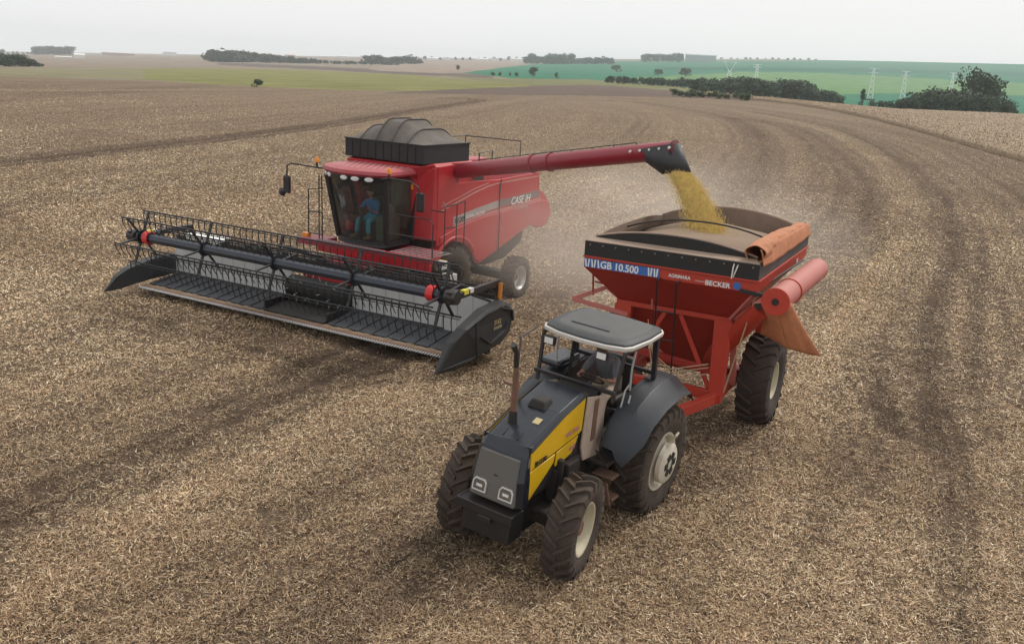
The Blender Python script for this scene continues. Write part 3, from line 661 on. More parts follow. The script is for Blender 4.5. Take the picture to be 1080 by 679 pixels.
b = MB(); b.box(tx0 - .05, tx1 + .05, -tw - .02, tw + .02, 4.43, 4.465)
b.build('extension_rim', 'tank_side', K)
def dome(u, v):
    x = tx0 + (tx1 - tx0) * u; y = -tw + 2 * tw * v
    fy = 1 - abs(2 * v - 1) ** 1.45; ed = min(1, (1 - abs(2 * u - 1)) * 1.5); fx = sin(ed * pi / 2) ** .9
    rib = .085 * (1 - abs(sin(pi * (v * 5.0))) ** .8)
    h = .60 * max(fy, 0) ** .9 * fx
    return (x, y, 4.466 + h - (.085 - rib) * min(1, h * 3))
b = MB().grid(dome, 24, 60); b.build('tank_cover', 'tarp_grey', K, smooth=True)
for vv in (.2, .4, .6, .8):
    pts = [Vector(dome(u / 16, vv)) + Vector((0, 0, .015)) for u in range(17)]
    MB().tube(pts, .022, 6).build('cover_bow', 'tarp_grey', K, smooth=True)
for yy in np.linspace(-1.1, 1.1, 9):
    MB().box(tx1 + .03, tx1 + .045, yy - .012, yy + .012, 4.0, 4.4).build('extension_rib', 'side_black', K)
# engine deck clutter behind tank
b = MB(); b.box(-1.9, 1.3, -1.3, 1.3, 3.36, 3.48); b.build('engine_deck', 'case_red_top', K, bevel=.02)
b = MB(); b.box(-.3, 1.2, -.2, .8, 3.48, 3.92); b.build('engine_cover', 'case_red_top', K, bevel=.05)
b = MB(); b.lathe([(3.48, .22), (4.05, .22), (4.12, .15), (4.12, .001)], (-.2, -.6, 0), 'z', 18); b.build('air_cleaner', 'case_red', K, smooth=True)
b = MB(); b.tube([(.6, -.9, 3.4), (.6, -.9, 4.15), (.75, -.9, 4.25)], .06, 8); b.build('exhaust_pipe', 'light_metal', K, smooth=True)
b = MB(); b.box(.2, .9, .85, 1.25, 3.48, 3.70); b.box(.95, 1.3, -.8, -.3, 3.48, 4.0); b.build('filter_box', 'light_metal', K, bevel=.02)
b = MB()
for y0_ in (-1.2,):
    b.tube([(-.6, y0_, 3.48), (-.6, y0_, 4.35), (-1.9, y0_, 4.35), (-1.9, y0_, 3.48)], .018, 6); b.tube([(-.6, y0_, 3.95), (-1.9, y0_, 3.95)], .015, 6)
b.tube([(-1.9, y0_, 4.35), (-1.9, .9, 4.35), (-1.9, .9, 3.48)], .018, 6)
b.build('deck_railing', 'black_paint', K, smooth=True)
MB().tube([(.95, 1.35, 3.6), (.95, 1.35, 4.15), (.3, 1.35, 4.2), (.3, 1.35, 3.48)], .018, 6).build('deck_railing', 'black_paint', K, smooth=True)
# unloading auger
J0 = V3(2.15, 1.25, 3.70); J1 = V3(3.42, 8.30, 4.96); ad = (J1 - J0).normalized()
b = MB(); b.tube([J0, J1], .205, 24); b.build('unloading_auger', 'auger_red', K, smooth=True)
b = MB()
for t in (.42, .50):
    p = J0.lerp(J1, t); MB().tube([p - ad * .03, p + ad * .03], .235, 24).build('auger_flange', 'auger_red', K, smooth=True)
MB().tube([J1 - ad * .06, J1 - ad * .01], .215, 24).build('auger_end_cap', 'plastic_black', K, smooth=True)
b = MB(); b.tube([V3(2.15, 1.25, 3.3), V3(2.15, 1.25, 3.95)], .27, 20); b.build('auger_elbow', 'auger_red', K, smooth=True)
b = MB(); b.tube([J0.lerp(J1, .15) + V3(0, 0, .235), J0.lerp(J1, .85) + V3(0, 0, .25)], .012, 5)
for t in np.linspace(.15, .85, 9): q0 = J0.lerp(J1, float(t)); b.tube([q0 + V3(0, 0, .2), q0 + V3(0, 0, .25)], .012, 5)
b.build('hydraulic_line', 'black_paint', K)
MB().box(.9, 1.4, 1.2, 1.5, 3.4, 3.62).tube([V3(1.2, 1.4, 3.5), J0.lerp(J1, .12) - V3(0, 0, .15)], .04, 6).build('auger_cradle', 'black_paint', K)
# spout: rubber boot flaring down and outward
sx = ad.cross(V3(0, 0, 1)).normalized(); dn = V3(0, 0, -1)
sa = J1 - ad * 1.15
def spring(c, wx, wy, axx, axy, n=20):
    return [tuple(c + axx * wx * cos(2 * pi * i / n) + axy * wy * sin(2 * pi * i / n)) for i in range(n)]
up_ = sx.cross(ad).normalized();
if up_.z < 0: up_ = -up_
c1 = J1 - ad * .58 + up_ * .02; n1 = (ad * .94 + up_ * -.10).normalized()
ringA = []; ringB = []; ringC = []
for i in range(24):
    a = 2 * pi * i / 24
    # A: half collar hugging the tube end, B: outlet
    ringA.append(tuple(J1 - ad * .48 + ad * .56 * cos(a) + sx * .24 * sin(a) + up_ * (.11 + .03 * cos(a))))
    ringB.append(tuple(J1 - ad * .30 + ad * .50 * cos(a) + sx * .245 * sin(a) - up_ * .20))
    ringC.append(tuple(J1 + ad * .06 + ad * .34 * cos(a) + sx * .24 * sin(a) + V3(0, 0, -.50)))
b = MB(); b.loft([ringA, ringB, ringC], cap=False); b.build('spout', 'plastic_black', K, smooth=True, solid=.012)
b = MB()
for i in (20, 21, 22, 23, 0, 1): 
    pass
for tt in np.linspace(-.45, .45, 5):
    p = J1 - ad * .55 + ad * float(tt) * 1.15
    for sg in (-1, 1):
        q0 = p + sx * sg * .235 + up_ * .06; b.lathe([(-.02, .001), (-.02, .028), (.02, .028), (.02, .001)], tuple(q0), 'x', 8)
b.build('spout_bolt', 'white_decal', K)
SPOUT = K.matrix_basis  # resolved later
# cab -------------------------------------------------------------
gb = []  # glass outline half widths by level: (z, xfront, xrear, half width)
def cabring(z, xf, xr, hw, bow, n=8):
    pts = [(xr, -hw, z)]
    for i in range(n + 1):
        t = -1 + 2 * i / n; pts.append((xf - bow * t * t, hw * t, z))
    pts.append((xr, hw, z)); return pts
b = MB(); r0 = cabring(1.90, 4.52, 3.35, .82, .26); r1 = cabring(3.60, 4.82, 3.30, 1.02, .30)
for i in range(len(r0) - 1): b.add([r0[i], r0[i + 1], r1[i + 1], r1[i]], [(0, 1, 2, 3)])
b.build('cab_glass', 'cab_glass', K, smooth=True, recalc=False)
b = MB(); b.loft([cabring(1.80, 4.56, 3.3, .84, .26), cabring(1.905, 4.56, 3.3, .84, .26)]); b.build('cab_floor', 'cab_dark', K)
def offr(r, d): return [(p[0] + (d if 0 < i < len(r) - 1 else 0), p[1] + (d if p[1] > 0 else -d) * .8, p[2]) for i, p in enumerate(r)]
b = MB()
for i in (1, len(r0) - 2): b.beam(offr(r0, .01)[i], offr(r1, .01)[i], .13, .10, up=(1, 0, 0))
for i in (0, len(r0) - 1): b.beam(r0[i], r1[i], .16, .08, up=(1, 0, 0))
for i in range(1, len(r0) - 2): b.beam(offr(r0, .012)[i], offr(r0, .012)[i + 1], .06, .07)
b.beam(r0[0], r0[1], .06, .07).beam(r0[-1], r0[-2], .06, .07)
b.build('cab_frame', 'black_paint', K, bevel=.008)
# red rear bulkhead inside
MB().box(3.28, 3.34, -.98, .98, 1.9, 3.6).build('cab_rear_wall', 'cab_dark', K)
# roof
def roofring(z, g, bow=.42, n=14):
    return cabring(z, 4.98 + g, 3.02, 1.13 + g, bow, n)
b = MB(); b.loft([roofring(3.66, -.03), roofring(3.72, .02), roofring(3.80, .0), roofring(3.86, -.12)]); b.build('cab_roof', 'case_red_top', K, smooth=True)
b = MB()
pr = MB().box(-.11, .11, -.055, .055, 0, .012).build('roof_tread', 'pale_pink', K, bevel=.006)
first = True
for i in range(11):
    for j in range(11):
        x = 3.25 + i * .145; y = -.9 + j * .18 + (.09 if i % 2 else 0)
        if x > 4.72 - .42 * (y / 1.13) ** 2 or abs(y) > .98: continue
        mt = Matrix.Translation((x, y, 3.858)) @ Matrix.Rotation(radians(25), 4, 'Z') @ Matrix.Scale(.55, 4)
        if first: pr.matrix_basis = mt; first = False
        else: share(pr, K, mat4=mt)
# light band under roof front edge
b = MB(); rr0 = cabring(3.52, 4.88, 3.6, 1.06, .38, 14)[1:-1]; rr1 = cabring(3.67, 4.94, 3.6, 1.09, .40, 14)[1:-1]
for i in range(len(rr0) - 1): b.add([rr0[i], rr0[i + 1], rr1[i + 1], rr1[i], tuple(Vector(rr0[i]) - V3(.08, 0, 0)), tuple(Vector(rr0[i + 1]) - V3(.08, 0, 0)), tuple(Vector(rr1[i + 1]) - V3(.08, 0, 0)), tuple(Vector(rr1[i]) - V3(.08, 0, 0))], [(0, 1, 2, 3), (7, 6, 5, 4), (0, 4, 5, 1), (3, 2, 6, 7)])
b.build('light_band', 'black_paint', K)
for t in (-.92, -.68, -.05, .28, .62):
    c = V3(4.93 - .39 * t * t, 1.075 * t, 3.595); nr = V3(1, .78 * t, 0).normalized()
    sd_ = nr.cross(V3(0, 0, 1)).normalized()
    b = MB(); b.loft([[tuple(c + nr * o_ + sd_ * (.115 * s_) * cos(2 * pi * i / 14) + V3(0, 0, .058 * s_ * sin(2 * pi * i / 14))) for i in range(14)] for o_, s_ in ((-.02, 1), (.015, 1), (.03, .6))]); b.build('work_light', 'lamp_lens', K, smooth=True)
# amber beacons
for (x, y, z) in ((4.62, -1.30, 3.78), (4.75, 1.30, 3.75)):
    b = MB(); b.lathe([(z + .06, .001), (z + .06, .062), (z + .16, .058), (z + .20, .035), (z + .205, .001)], (x, y, 0), 'z', 14); b.build('amber_beacon', 'orange_light', K, smooth=True)
    MB().lathe([(z - .05, .03), (z + .06, .03), (z + .06, .05), (z + .07, .05)], (x, y, 0), 'z', 10).build('beacon_base', 'black_paint', K)
# mirrors
def mirror(s, px):
    b = MB(); z = 3.70
    if s < 0: pts = [(4.45, s * 1.05, z - .02), (4.60, s * 1.35, z), (4.85, s * 2.0, z + .06), (4.9, s * 2.12, z), (4.9, s * 2.15, z - .45)]
    else: pts = [(4.70, s * 1.0, z - .06), (4.75, s * 1.35, z), (4.70, s * 1.95, z - .02), (4.62, s * 2.15, z - .15), (4.60, s * 2.18, z - .45)]
    b.tube(pts, .022, 8); b.build('mirror_arm', 'black_paint', K, smooth=True)
    e = V3(*pts[-1]); b = MB(); b.box(e.x - .05, e.x + .03, e.y - .12, e.y + .12, e.z - .30, e.z + .18); h_ = b.build('mirror_housing', 'black_paint', K, bevel=.04)
    MB().box(e.x - .058, e.x - .052, e.y - .10, e.y + .10, e.z - .27, e.z + .15).build('mirror_glass', 'mirror_glass', h_)
    if s < 0: MB().lathe([(0, .001), (0, .12), (.04, .11), (.08, .05), (.09, .001)], (e.x - .02, e.y - .18, e.z - .28), 'x', 14).build('wide_mirror', 'black_paint', K, smooth=True)
mirror(-1, 0); mirror(1, 0)
MB().box(3.52, 3.54, 1.02, 1.08, 3.30, 3.44).build('side_marker', 'orange_light', K)
# cab interior
MB().box(3.45, 3.95, -.30, .20, 1.9, 2.32).box(3.40, 3.55, -.30, .20, 2.32, 3.0).build('operator_seat', 'seat_black', K, bevel=.05)
MB().box(3.5, 3.95, -.75, -.42, 2.0, 2.45).box(3.42, 3.55, -.75, -.42, 2.45, 3.2).build('buddy_seat', 'cab_red', K, bevel=.05)
MB().box(3.45, 4.1, .30, .62, 1.9, 2.55).lathe([(2.55, .14), (2.85, .12), (2.9, .05)], (3.75, .5, 0), 'z', 14).build('armrest_console', 'cab_green', K, bevel=.04)
b = MB(); b.tube([(4.25, -.12, 1.92), (4.15, -.12, 2.62)], .05, 8); b.lathe([(-.012, .17), (0, .195), (.012, .17), (0, .16), (-.012, .17)], (0, 0, 0), 'z', 24)
nb = len(b.v) - 5 * 24
for i in range(nb, len(b.v)):
    p = Vector(b.v[i]); p = Matrix.Rotation(radians(-25), 3, 'Y') @ p; b.v[i] = tuple(p + V3(4.12, -.12, 2.68))
b.build('steering_wheel', 'seat_black', K, smooth=True)
MB().lathe([(2.1, .001), (2.1, .13), (2.2, .15), (2.35, .12), (2.4, .001)], (4.15, -.52, 0), 'z', 14).build('red_bag', 'bright_red', K, smooth=True)
MB().box(3.30, 3.36, .2, .9, 2.2, 3.5).build('cab_liner', 'cab_green', K)
# platforms with grating bars
MB().box(4.50, 4.60, -1.25, 1.25, 1.62, 1.80).hexa([(3.4, .9, 1.62), (4.60, 1.15, 1.62), (4.55, 2.55, 1.62), (3.4, 2.0, 1.62), (3.4, .9, 1.78), (4.60, 1.15, 1.78), (4.55, 2.55, 1.78), (3.4, 2.0, 1.78)]).hexa([(4.60, -1.25, 1.48), (4.66, -1.25, 1.48), (4.66, 2.60, 1.48), (4.60, 2.60, 1.48), (4.60, -1.25, 1.80), (4.72, -1.25, 1.80), (4.72, 2.60, 1.80), (4.60, 2.60, 1.80)]).build('platform', 'case_red', K, bevel=.015)
b = MB().beam((0, 0, 0), (.22, 0, 0), .014, .02); o0 = b.build('grating_bar', 'galv', K, loc=(4.62, -1.1, 1.82))
for i in range(1, 20): share(o0, K, (4.62 - .0 * i, -1.1 + i * .115, 1.82))
b = MB().beam((0, 0, 0), (-.95, 0, 0), .012, .02); o1 = b.build('grating_bar', 'galv', K, loc=(4.55, 1.2, 1.80))
for i in range(1, 7): share(o1, K, (4.55, 1.2 + i * .2, 1.80))
b = MB().beam((0, 0, 0), (0, 1.3, 0), .010, .014); o1 = b.build('grating_bar', 'galv', K, loc=(4.5, 1.18, 1.815))
for i in range(1, 5): share(o1, K, (4.5 - i * .22, 1.18, 1.815))
def rail(name, segs, r=.016): 
    b = MB(); [b.tube(s_, r, 6) for s_ in segs]; return b.build(name, 'black_paint', K, smooth=True)
rail('handrail', [[(4.35, 1.05, 2.75), (4.35, 2.3, 2.75), (4.35, 2.42, 2.65), (4.4, 2.45, 1.8)], [(4.4, 1.0, 2.25), (4.38, 2.43, 2.25)], [(3.35, 1.55, 2.8), (3.35, 2.0, 2.8)]])
rail('handrail', [[(3.45, 2.1, 1.8), (3.45, 2.1, 2.95), (3.35, 1.95, 3.05)], [(3.0, 2.15, 1.8), (3.0, 2.15, 3.0)], [(2.65, 2.15, 1.9), (2.65, 2.15, 3.05)], [(3.45, 2.1, 2.4), (3.0, 2.15, 2.4)], [(3.45, 2.1, 2.95), (3.0, 2.15, 3.0), (2.65, 2.15, 3.05)]])
rail('handrail', [[(4.6, -1.25, 1.8), (4.6, -1.25, 3.5)], [(4.35, -1.9, 1.75), (4.35, -1.9, 3.05), (4.45, -1.25, 3.15)], [(4.35, -1.9, 2.45), (4.5, -1.25, 2.5)], [(4.35, -1.9, 1.85), (4.5, -1.25, 1.9)], [(4.65, -1.08, 1.8), (4.6, -1.15, 3.5)]], .018)
MB().box(4.3, 4.45, -2.05, -1.85, 1.70, 1.85).build('amber_marker', 'orange_light', K, bevel=.02)
MB().box(3.9, 4.7, -2.0, -1.25, 1.60, 1.75).build('right_platform', 'case_red_top', K, bevel=.02)
# ladder folded at left
b = MB(); b.tube([(4.25, 2.5, 1.7), (4.15, 2.75, .8)], .02, 6).tube([(3.8, 2.5, 1.7), (3.7, 2.75, .8)], .02, 6)
for t in (0.1, .4, .7, 1.): b.beam((4.25 - .1 * t, 2.5 + .25 * t, 1.7 - .9 * t), (3.8 - .1 * t, 2.5 + .25 * t, 1.7 - .9 * t), .1, .03)
b.build('ladder', 'black_paint', K)
# hoses and pumps under the platform
b = MB()
r2 = random.Random(5)
for i in range(16):
    x = r2.uniform(3.1, 4.5); y = r2.uniform(1.2, 2.5); p = [V3(x, y, 1.5)]
    for j in range(4): p.append(p[-1] + V3(r2.uniform(-.25, .25), r2.uniform(-.2, .2), r2.uniform(-.35, .0)))
    b.tube(p, r2.choice([.018, .025, .03]), 6)
b.build('hydraulic_hose', 'black_paint', K, smooth=True)
b = MB()
for i in range(10):
    x = r2.uniform(2.9, 4.2); y = r2.uniform(1.1, 2.2); z = r2.uniform(.8, 1.5); s_ = r2.uniform(.06, .16)
    b.box(x - s_, x + s_, y - s_, y + s_, z - s_, z + s_ * .8)
b.build('gearbox', 'light_metal', K, bevel=.02)
MB().box(3.0, 3.5, 1.5, 1.9, 1.25, 1.45).build('chain_guard', 'yellow_sticker', K, bevel=.02)
b = MB(); b.hexa([(3.2, -.75, .9), (5.7, -.75, .45), (5.7, .75, .45), (3.2, .75, .9), (3.2, -.75, 1.75), (5.7, -.75, 1.15), (5.7, .75, 1.15), (3.2, .75, 1.75)]); b.build('feeder_house', 'case_red', K, bevel=.02)

# header, square to a line turned a little from the body ------------
HR = Matrix.Rotation(radians(3.4), 3, 'Z'); HC = V3(6.9, 0, 0)
def hx(p): return HC + HR @ (Vector(p) - HC)
def HB(): b = MB(); b.T = hx; return b
VL, VR = -5.40, 5.10
b = HB()
b.box(5.66, 5.70, VL, -1.0, .35, 1.36).box(5.66, 5.70, 1.0, VR, .35, 1.36).box(5.66, 5.70, -1.0, 1.0, 1.12, 1.36)
hd = b.build('header_back_sheet', 'light_metal', K)
b = HB(); b.box(5.50, 5.66, VL, VR, 1.30, 1.48).box(5.45, 5.62, VL, VR, .30, .48)
for v in np.linspace(VL + .2, VR - .2, 9): b.box(5.55, 5.66, v - .04, v + .04, .48, 1.30)
b.build('header_frame', 'black_paint', K, bevel=.012)
seams = HB().box(5.70, 5.706, -4.8, -4.785, .4, 1.34); 
for v in list(np.arange(-4.4, -1, .42)) + list(np.arange(1.2, 5, .42)): HB().box(5.701, 5.709, v - .008, v + .008, .4, 1.34).build('sheet_seam', 'galv', K)
b = HB(); b.add([(5.7, VL, .40), (6.85, VL, .22), (6.85, VR, .22), (5.7, VR, .40), (5.7, VL, .36), (6.85, VL, .16), (6.85, VR, .16), (5.7, VR, .36)], [(0, 1, 2, 3), (7, 6, 5, 4), (1, 5, 6, 2), (0, 4, 5, 1), (3, 2, 6, 7)]); b.build('header_floor', 'black_paint', K)
# draper belts
for (v0, v1) in ((VL + .1, -1.05), (1.05, VR - .1)):
    b = HB(); b.add([(5.74, v0, .435), (6.72, v0, .29), (6.72, v1, .29), (5.74, v1, .435), (5.74, v0, .41), (6.72, v0, .262), (6.72, v1, .262), (5.74, v1, .41)], [(0, 1, 2, 3), (7, 6, 5, 4), (1, 5, 6, 2), (0, 4, 5, 1), (3, 2, 6, 7), (0, 3, 7, 4)])
    belt = b.build('draper_belt', 'draper', K)
    for v in np.arange(v0 + .2, v1, .40):
        HB().beam((5.76, v, .445), (6.70, v, .306), .022, .016).build('belt_slat', 'side_black', belt)
b = HB(); b.hexa([(5.2, -1.0, .42), (6.78, -1.0, .27), (6.78, 1.0, .27), (5.2, 1.0, .42), (5.2, -1.0, .46), (6.78, -1.0, .31), (6.78, 1.0, .31), (5.2, 1.0, .46)]); b.build('feed_belt', 'side_black', K)
b = HB(); b.lathe([(-.95, .001), (-.95, .30), (.95, .30), (.95, .001)], (5.75, 0, .75), 'y', 24); drum = b.build('feed_drum', 'side_black', K, smooth=True)
b = HB()
for i in range(12):
    for a in (i * .9, i * .9 + 2.1, i * .9 + 4.2): b.tube([(5.75 + .3 * cos(a), -.85 + i * .155, .75 + .3 * sin(a)), (5.75 + .42 * cos(a), -.85 + i * .155, .75 + .42 * sin(a))], .014, 5)
b.build('drum_fingers', 'galv', drum)['kind'] = 'stuff'
for v in (-1.02, 1.02): HB().box(5.7, 6.7, v - .03, v + .03, .32, .52).build('belt_divider', 'black_paint', K, bevel=.01)
# cutter bar with knife guards
b = HB(); b.box(6.82, 6.95, VL, VR, .20, .25); b.build('cutter_bar', 'rust', K)
b = HB(); g0 = MB().hexa([(0, -.022, 0), (.13, -.008, .0), (.13, .008, .0), (0, .022, 0), (0, -.022, .03), (.13, -.006, .012), (.13, .006, .012), (0, .022, .03)]).build('knife_guard', 'light_metal', K)
HM = Matrix.Rotation(radians(3.4), 4, 'Z'); gi = 0
for v in np.arange(VL + .05, VR, .078):
    mt = Matrix.Translation(hx((6.93, v, .215))) @ HM
    if gi == 0: g0.matrix_basis = mt
    else: share(g0, K, mat4=mt)
    gi += 1
b = HB(); b.grid(lambda u, v: (6.76 + .10 * u, VL + (VR - VL) * v, .275 + .02 * sin(v * 160 + u * 4) * sin(v * 57) - .05 * u), 3, 200); b.build('cut_residue', 'crop', K)
# end dividers
def divider(vo, sgn, name='crop_divider', hs=1.):
    side = [(8.05, .20), (7.62, .82), (7.25, 1.06), (6.45, 1.32), (5.60, 1.36), (5.36, 1.24), (5.22, 1.02), (5.36, .62), (5.75, .40), (6.6, .34), (7.05, .28), (7.5, .18)]
    side = [(u_, .28 + (z_ - .28) * hs) for u_, z_ in side]
    wi = [.04, .16, .20, .26, .28, .28, .28, .28, .28, .28, .26, .16]
    b = HB(); n_ = len(side)
    A = [(u_, vo + sgn * .0 - sgn * max(0, (u_ - 7.0)) * .22, z_) for (u_, z_) in side]
    Bm = [(5.0 + (u_ - 5.0) * 1.0, vo - sgn * w_ - sgn * max(0, (u_ - 7.0)) * .22, z_ - (.0 if z_ > .6 else -.02)) for (u_, z_), w_ in zip(side, wi)]
    C = [(6.55 + (a[0] - 6.55) * .93, a[1] + sgn * .05, .78 + (a[2] - .78) * .88) for a in A]
    b.loft([Bm, A, C]); o = b.build(name, 'plastic_black', K, bevel=.012); return o
dv = divider(5.38, 1)
b = HB(); b.beam((6.98, 5.44, 1.16), (6.86, 5.44, .32), .035, .02); b.build('divider_joint', 'side_black', dv)
b = HB(); b.beam((6.72, 5.45, .78), (6.35, 5.46, .55), .07, .05).beam((6.35, 5.46, .55), (5.75, 5.46, .72), .07, .05).beam((5.75, 5.46, .72), (5.60, 5.46, .90), .07, .05).beam((5.95, 5.455, 1.30), (5.42, 5.455, 1.14), .05, .04).beam((5.42, 5.455, 1.14), (5.36, 5.455, .88), .05, .04); b.build('divider_rib', 'plastic_black', dv, bevel=.01)
HMr = HR @ V3(-1, 0, 0)
text('3162', .155, 'gold_decal', dv, tuple(hx((6.22, 5.455, .94))), tuple(HMr), (0, 0, 1), bold=.006)
text('DRAPER', .10, 'gold_decal', dv, tuple(hx((6.22, 5.455, .83))), tuple(HMr), (0, 0, 1), bold=.004)
HB().lathe([(-.04, .001), (-.04, .10), (.04, .10), (.04, .001)], (6.05, 5.2, .28), 'y', 14).build('gauge_wheel', 'black_rubber', dv)
dl = divider(-5.72, -1, hs=.60)
# reel ----------------------------------------------------------------
RU, RZ, RR = 7.28, 1.72, .69
b = HB(); b.lathe([(-4.72, .001), (-4.72, .125), (4.72, .125), (4.72, .001)], (RU, 0, RZ), 'y', 8); rt = b.build('reel_tube', 'reel_tube', K)
for v in (-4.52, 4.50): HB().lathe([(v - .09, .15), (v - .09, .175), (v + .09, .175), (v + .09, .15)], (RU, 0, RZ), 'y', 14).build('red_collar', 'bright_red', rt)
angs = [radians(112 + 60 * k) for k in range(6)]
for v in (-4.78, -2.45, -.05, 2.36, 4.76):
    b = HB()
    for a in angs:
        e = (RU + RR * cos(a), v, RZ + RR * sin(a)); b.beam((RU + .08 * cos(a), v, RZ + .08 * sin(a)), e, .035, .075, up=(0, 1, 0))
    b.lathe([(v - .03, .001), (v - .03, .19), (v + .03, .19), (v + .03, .001)], (RU, 0, RZ), 'y', 12); b.build('reel_spider', 'reel_black', rt, bevel=.006)
tine = MB(); tine.tube([(0, 0, 0), (.03, 0, -.03), (.05, 0, -.14), (.01, 0, -.36)], [.015, .015, .014, .010], 5)
t0 = None
for ai, a in enumerate(angs):
    bu, bz = RU + RR * cos(a), RZ + RR * sin(a)
    b = HB(); b.tube([(bu, -5.0, bz), (bu, 4.98, bz)], .022, 8).tube([(bu + .05, -5.0, bz - .045), (bu + .05, 4.98, bz - .045)], .011, 5); bat = b.build('reel_bat', 'reel_black', K, smooth=True)
    for v in np.arange(-4.95, 4.96, .2065):
        mt = Matrix.Translation(hx((bu, float(v), bz))) @ HM @ Matrix.Rotation(radians(8 + 14 * cos(a)), 4, 'Y')
        if t0 is None: t0 = tine.build('reel_tine', 'reel_black', bat, smooth=True); t0.matrix_basis = mt
        else: share(t0, bat, mat4=mt)
for v in (-5.08, 5.02):
    b = HB(); b.beam((5.35, v, 1.72), (7.3, v, 1.70), .10, .14).beam((5.5, v, 1.25), (6.5, v, 1.62), .05, .05).box(7.1, 7.45, v - .05, v + .05, 1.58, 1.86).tube([(5.4, v, 1.1), (5.4, v, 1.78)], .05, 8); ra = b.build('reel_arm', 'black_paint', K, bevel=.01)
    HB().box(6.72, 6.90, v - .056, v + .056, 1.70, 1.80).build('yellow_label', 'yellow_sticker', ra)
    HB().box(6.52, 6.66, v - .056, v + .056, 1.70, 1.80).build('white_label', 'white_decal', ra)
    if v > 0: HB().beam((5.45, v + .1, 1.35), (5.42, v + .1, 1.72), .07, .07).build('red_reflector', 'orange_light', ra)
    HB().lathe([(v - .14, .001), (v - .14, .15), (v - .04, .17), (v + .14, .15), (v + .14, .001)], (7.3, 0, 1.72), 'y', 14).build('reel_drive', 'black_paint', ra, smooth=True)
b = HB(); b.beam((5.5, -.05, 1.5), (6.9, -.05, 2.05), .09, .09); b.build('reel_arm', 'black_paint', K)
b = HB()
for i in range(26):
    v = r2.uniform(-5, 5); u_ = r2.uniform(5.38, 5.6); b.box(u_ - .05, u_ + .05, v - .08, v + .08, 1.48, 1.48 + r2.uniform(.04, .14))
b.tube([(5.45, VL, 1.56), (5.45, -2, 1.55), (5.5, 0, 1.6), (5.45, 2.5, 1.55), (5.45, VR, 1.58)], .03, 6).tube([(5.55, VL, 1.52), (5.55, VR, 1.53)], .02, 6)
b.build('header_fitting', 'engine_dark', K, bevel=.01)
HB().box(5.3, 5.7, -5.0, -3.6, 1.42, 1.58).build('shield', 'white_wall', K, bevel=.04)

# ================================================================== PEOPLE
def skin_obj(name, m, parent, verts, edges, radii, sub=1):
    me = bpy.data.meshes.new(name); me.from_pydata(verts, edges, []); me.materials.append(M[m])
    o = bpy.data.objects.new(name, me); COL.objects.link(o); o.parent = parent
    md = o.modifiers.new('skin', 'SKIN'); md.use_smooth_shade = True
    if not me.skin_vertices: return o
    sv = me.skin_vertices[0].data
    for i, r in enumerate(radii): sv[i].radius = (r, r) if not isinstance(r, tuple) else r
    sv[0].use_root = True
    s_ = o.modifiers.new('sub', 'SUBSURF'); s_.levels = sub; s_.render_levels = sub
    return o
def chain(bag, start, pts, rad):
    v, e, r = bag; p = start
    for q, rr in zip(pts, rad):
        v.append(tuple(q)); r.append(rr); e.append((p, len(v) - 1)); p = len(v) - 1
    return p
def hand(name, parent, wrist, dirn, palm_n, side):
    d = Vector(dirn).normalized(); nrm = Vector(palm_n).normalized(); s_ = d.cross(nrm).normalized() * side
    w_ = Vector(wrist)
    v = [tuple(w_)]; e = []; r = [.026]; bag = (v, e, r)
    pc = chain(bag, 0, [w_ + d * .045], [(.036, .018)])
    for k, (off, L) in enumerate(((-.028, .066), (-.009, .078), (.010, .074), (.028, .058))):
        b0 = w_ + d * .085 + s_ * off
        kb = chain(bag, pc, [b0], [.012]); c1 = b0 + (d * .8 + nrm * .45).normalized() * L * .45; c2 = c1 + (d * .1 + nrm).normalized() * L * .35; c3 = c2 + (nrm * .5 - d * .8).normalized() * L * .25
        chain(bag, kb, [c1, c2, c3], [.0095, .009, .007])
    tb = w_ + d * .03 - s_ * .034 + nrm * .01
    tk = chain(bag, pc, [tb], [.013]); chain(bag, tk, [tb + (d * .6 - s_ * .5 + nrm * .5).normalized() * .035, tb + (d * .7 + nrm * .9).normalized() * .055], [.011, .008])
    return skin_obj(name, 'skin', parent, v, e, r, 1)
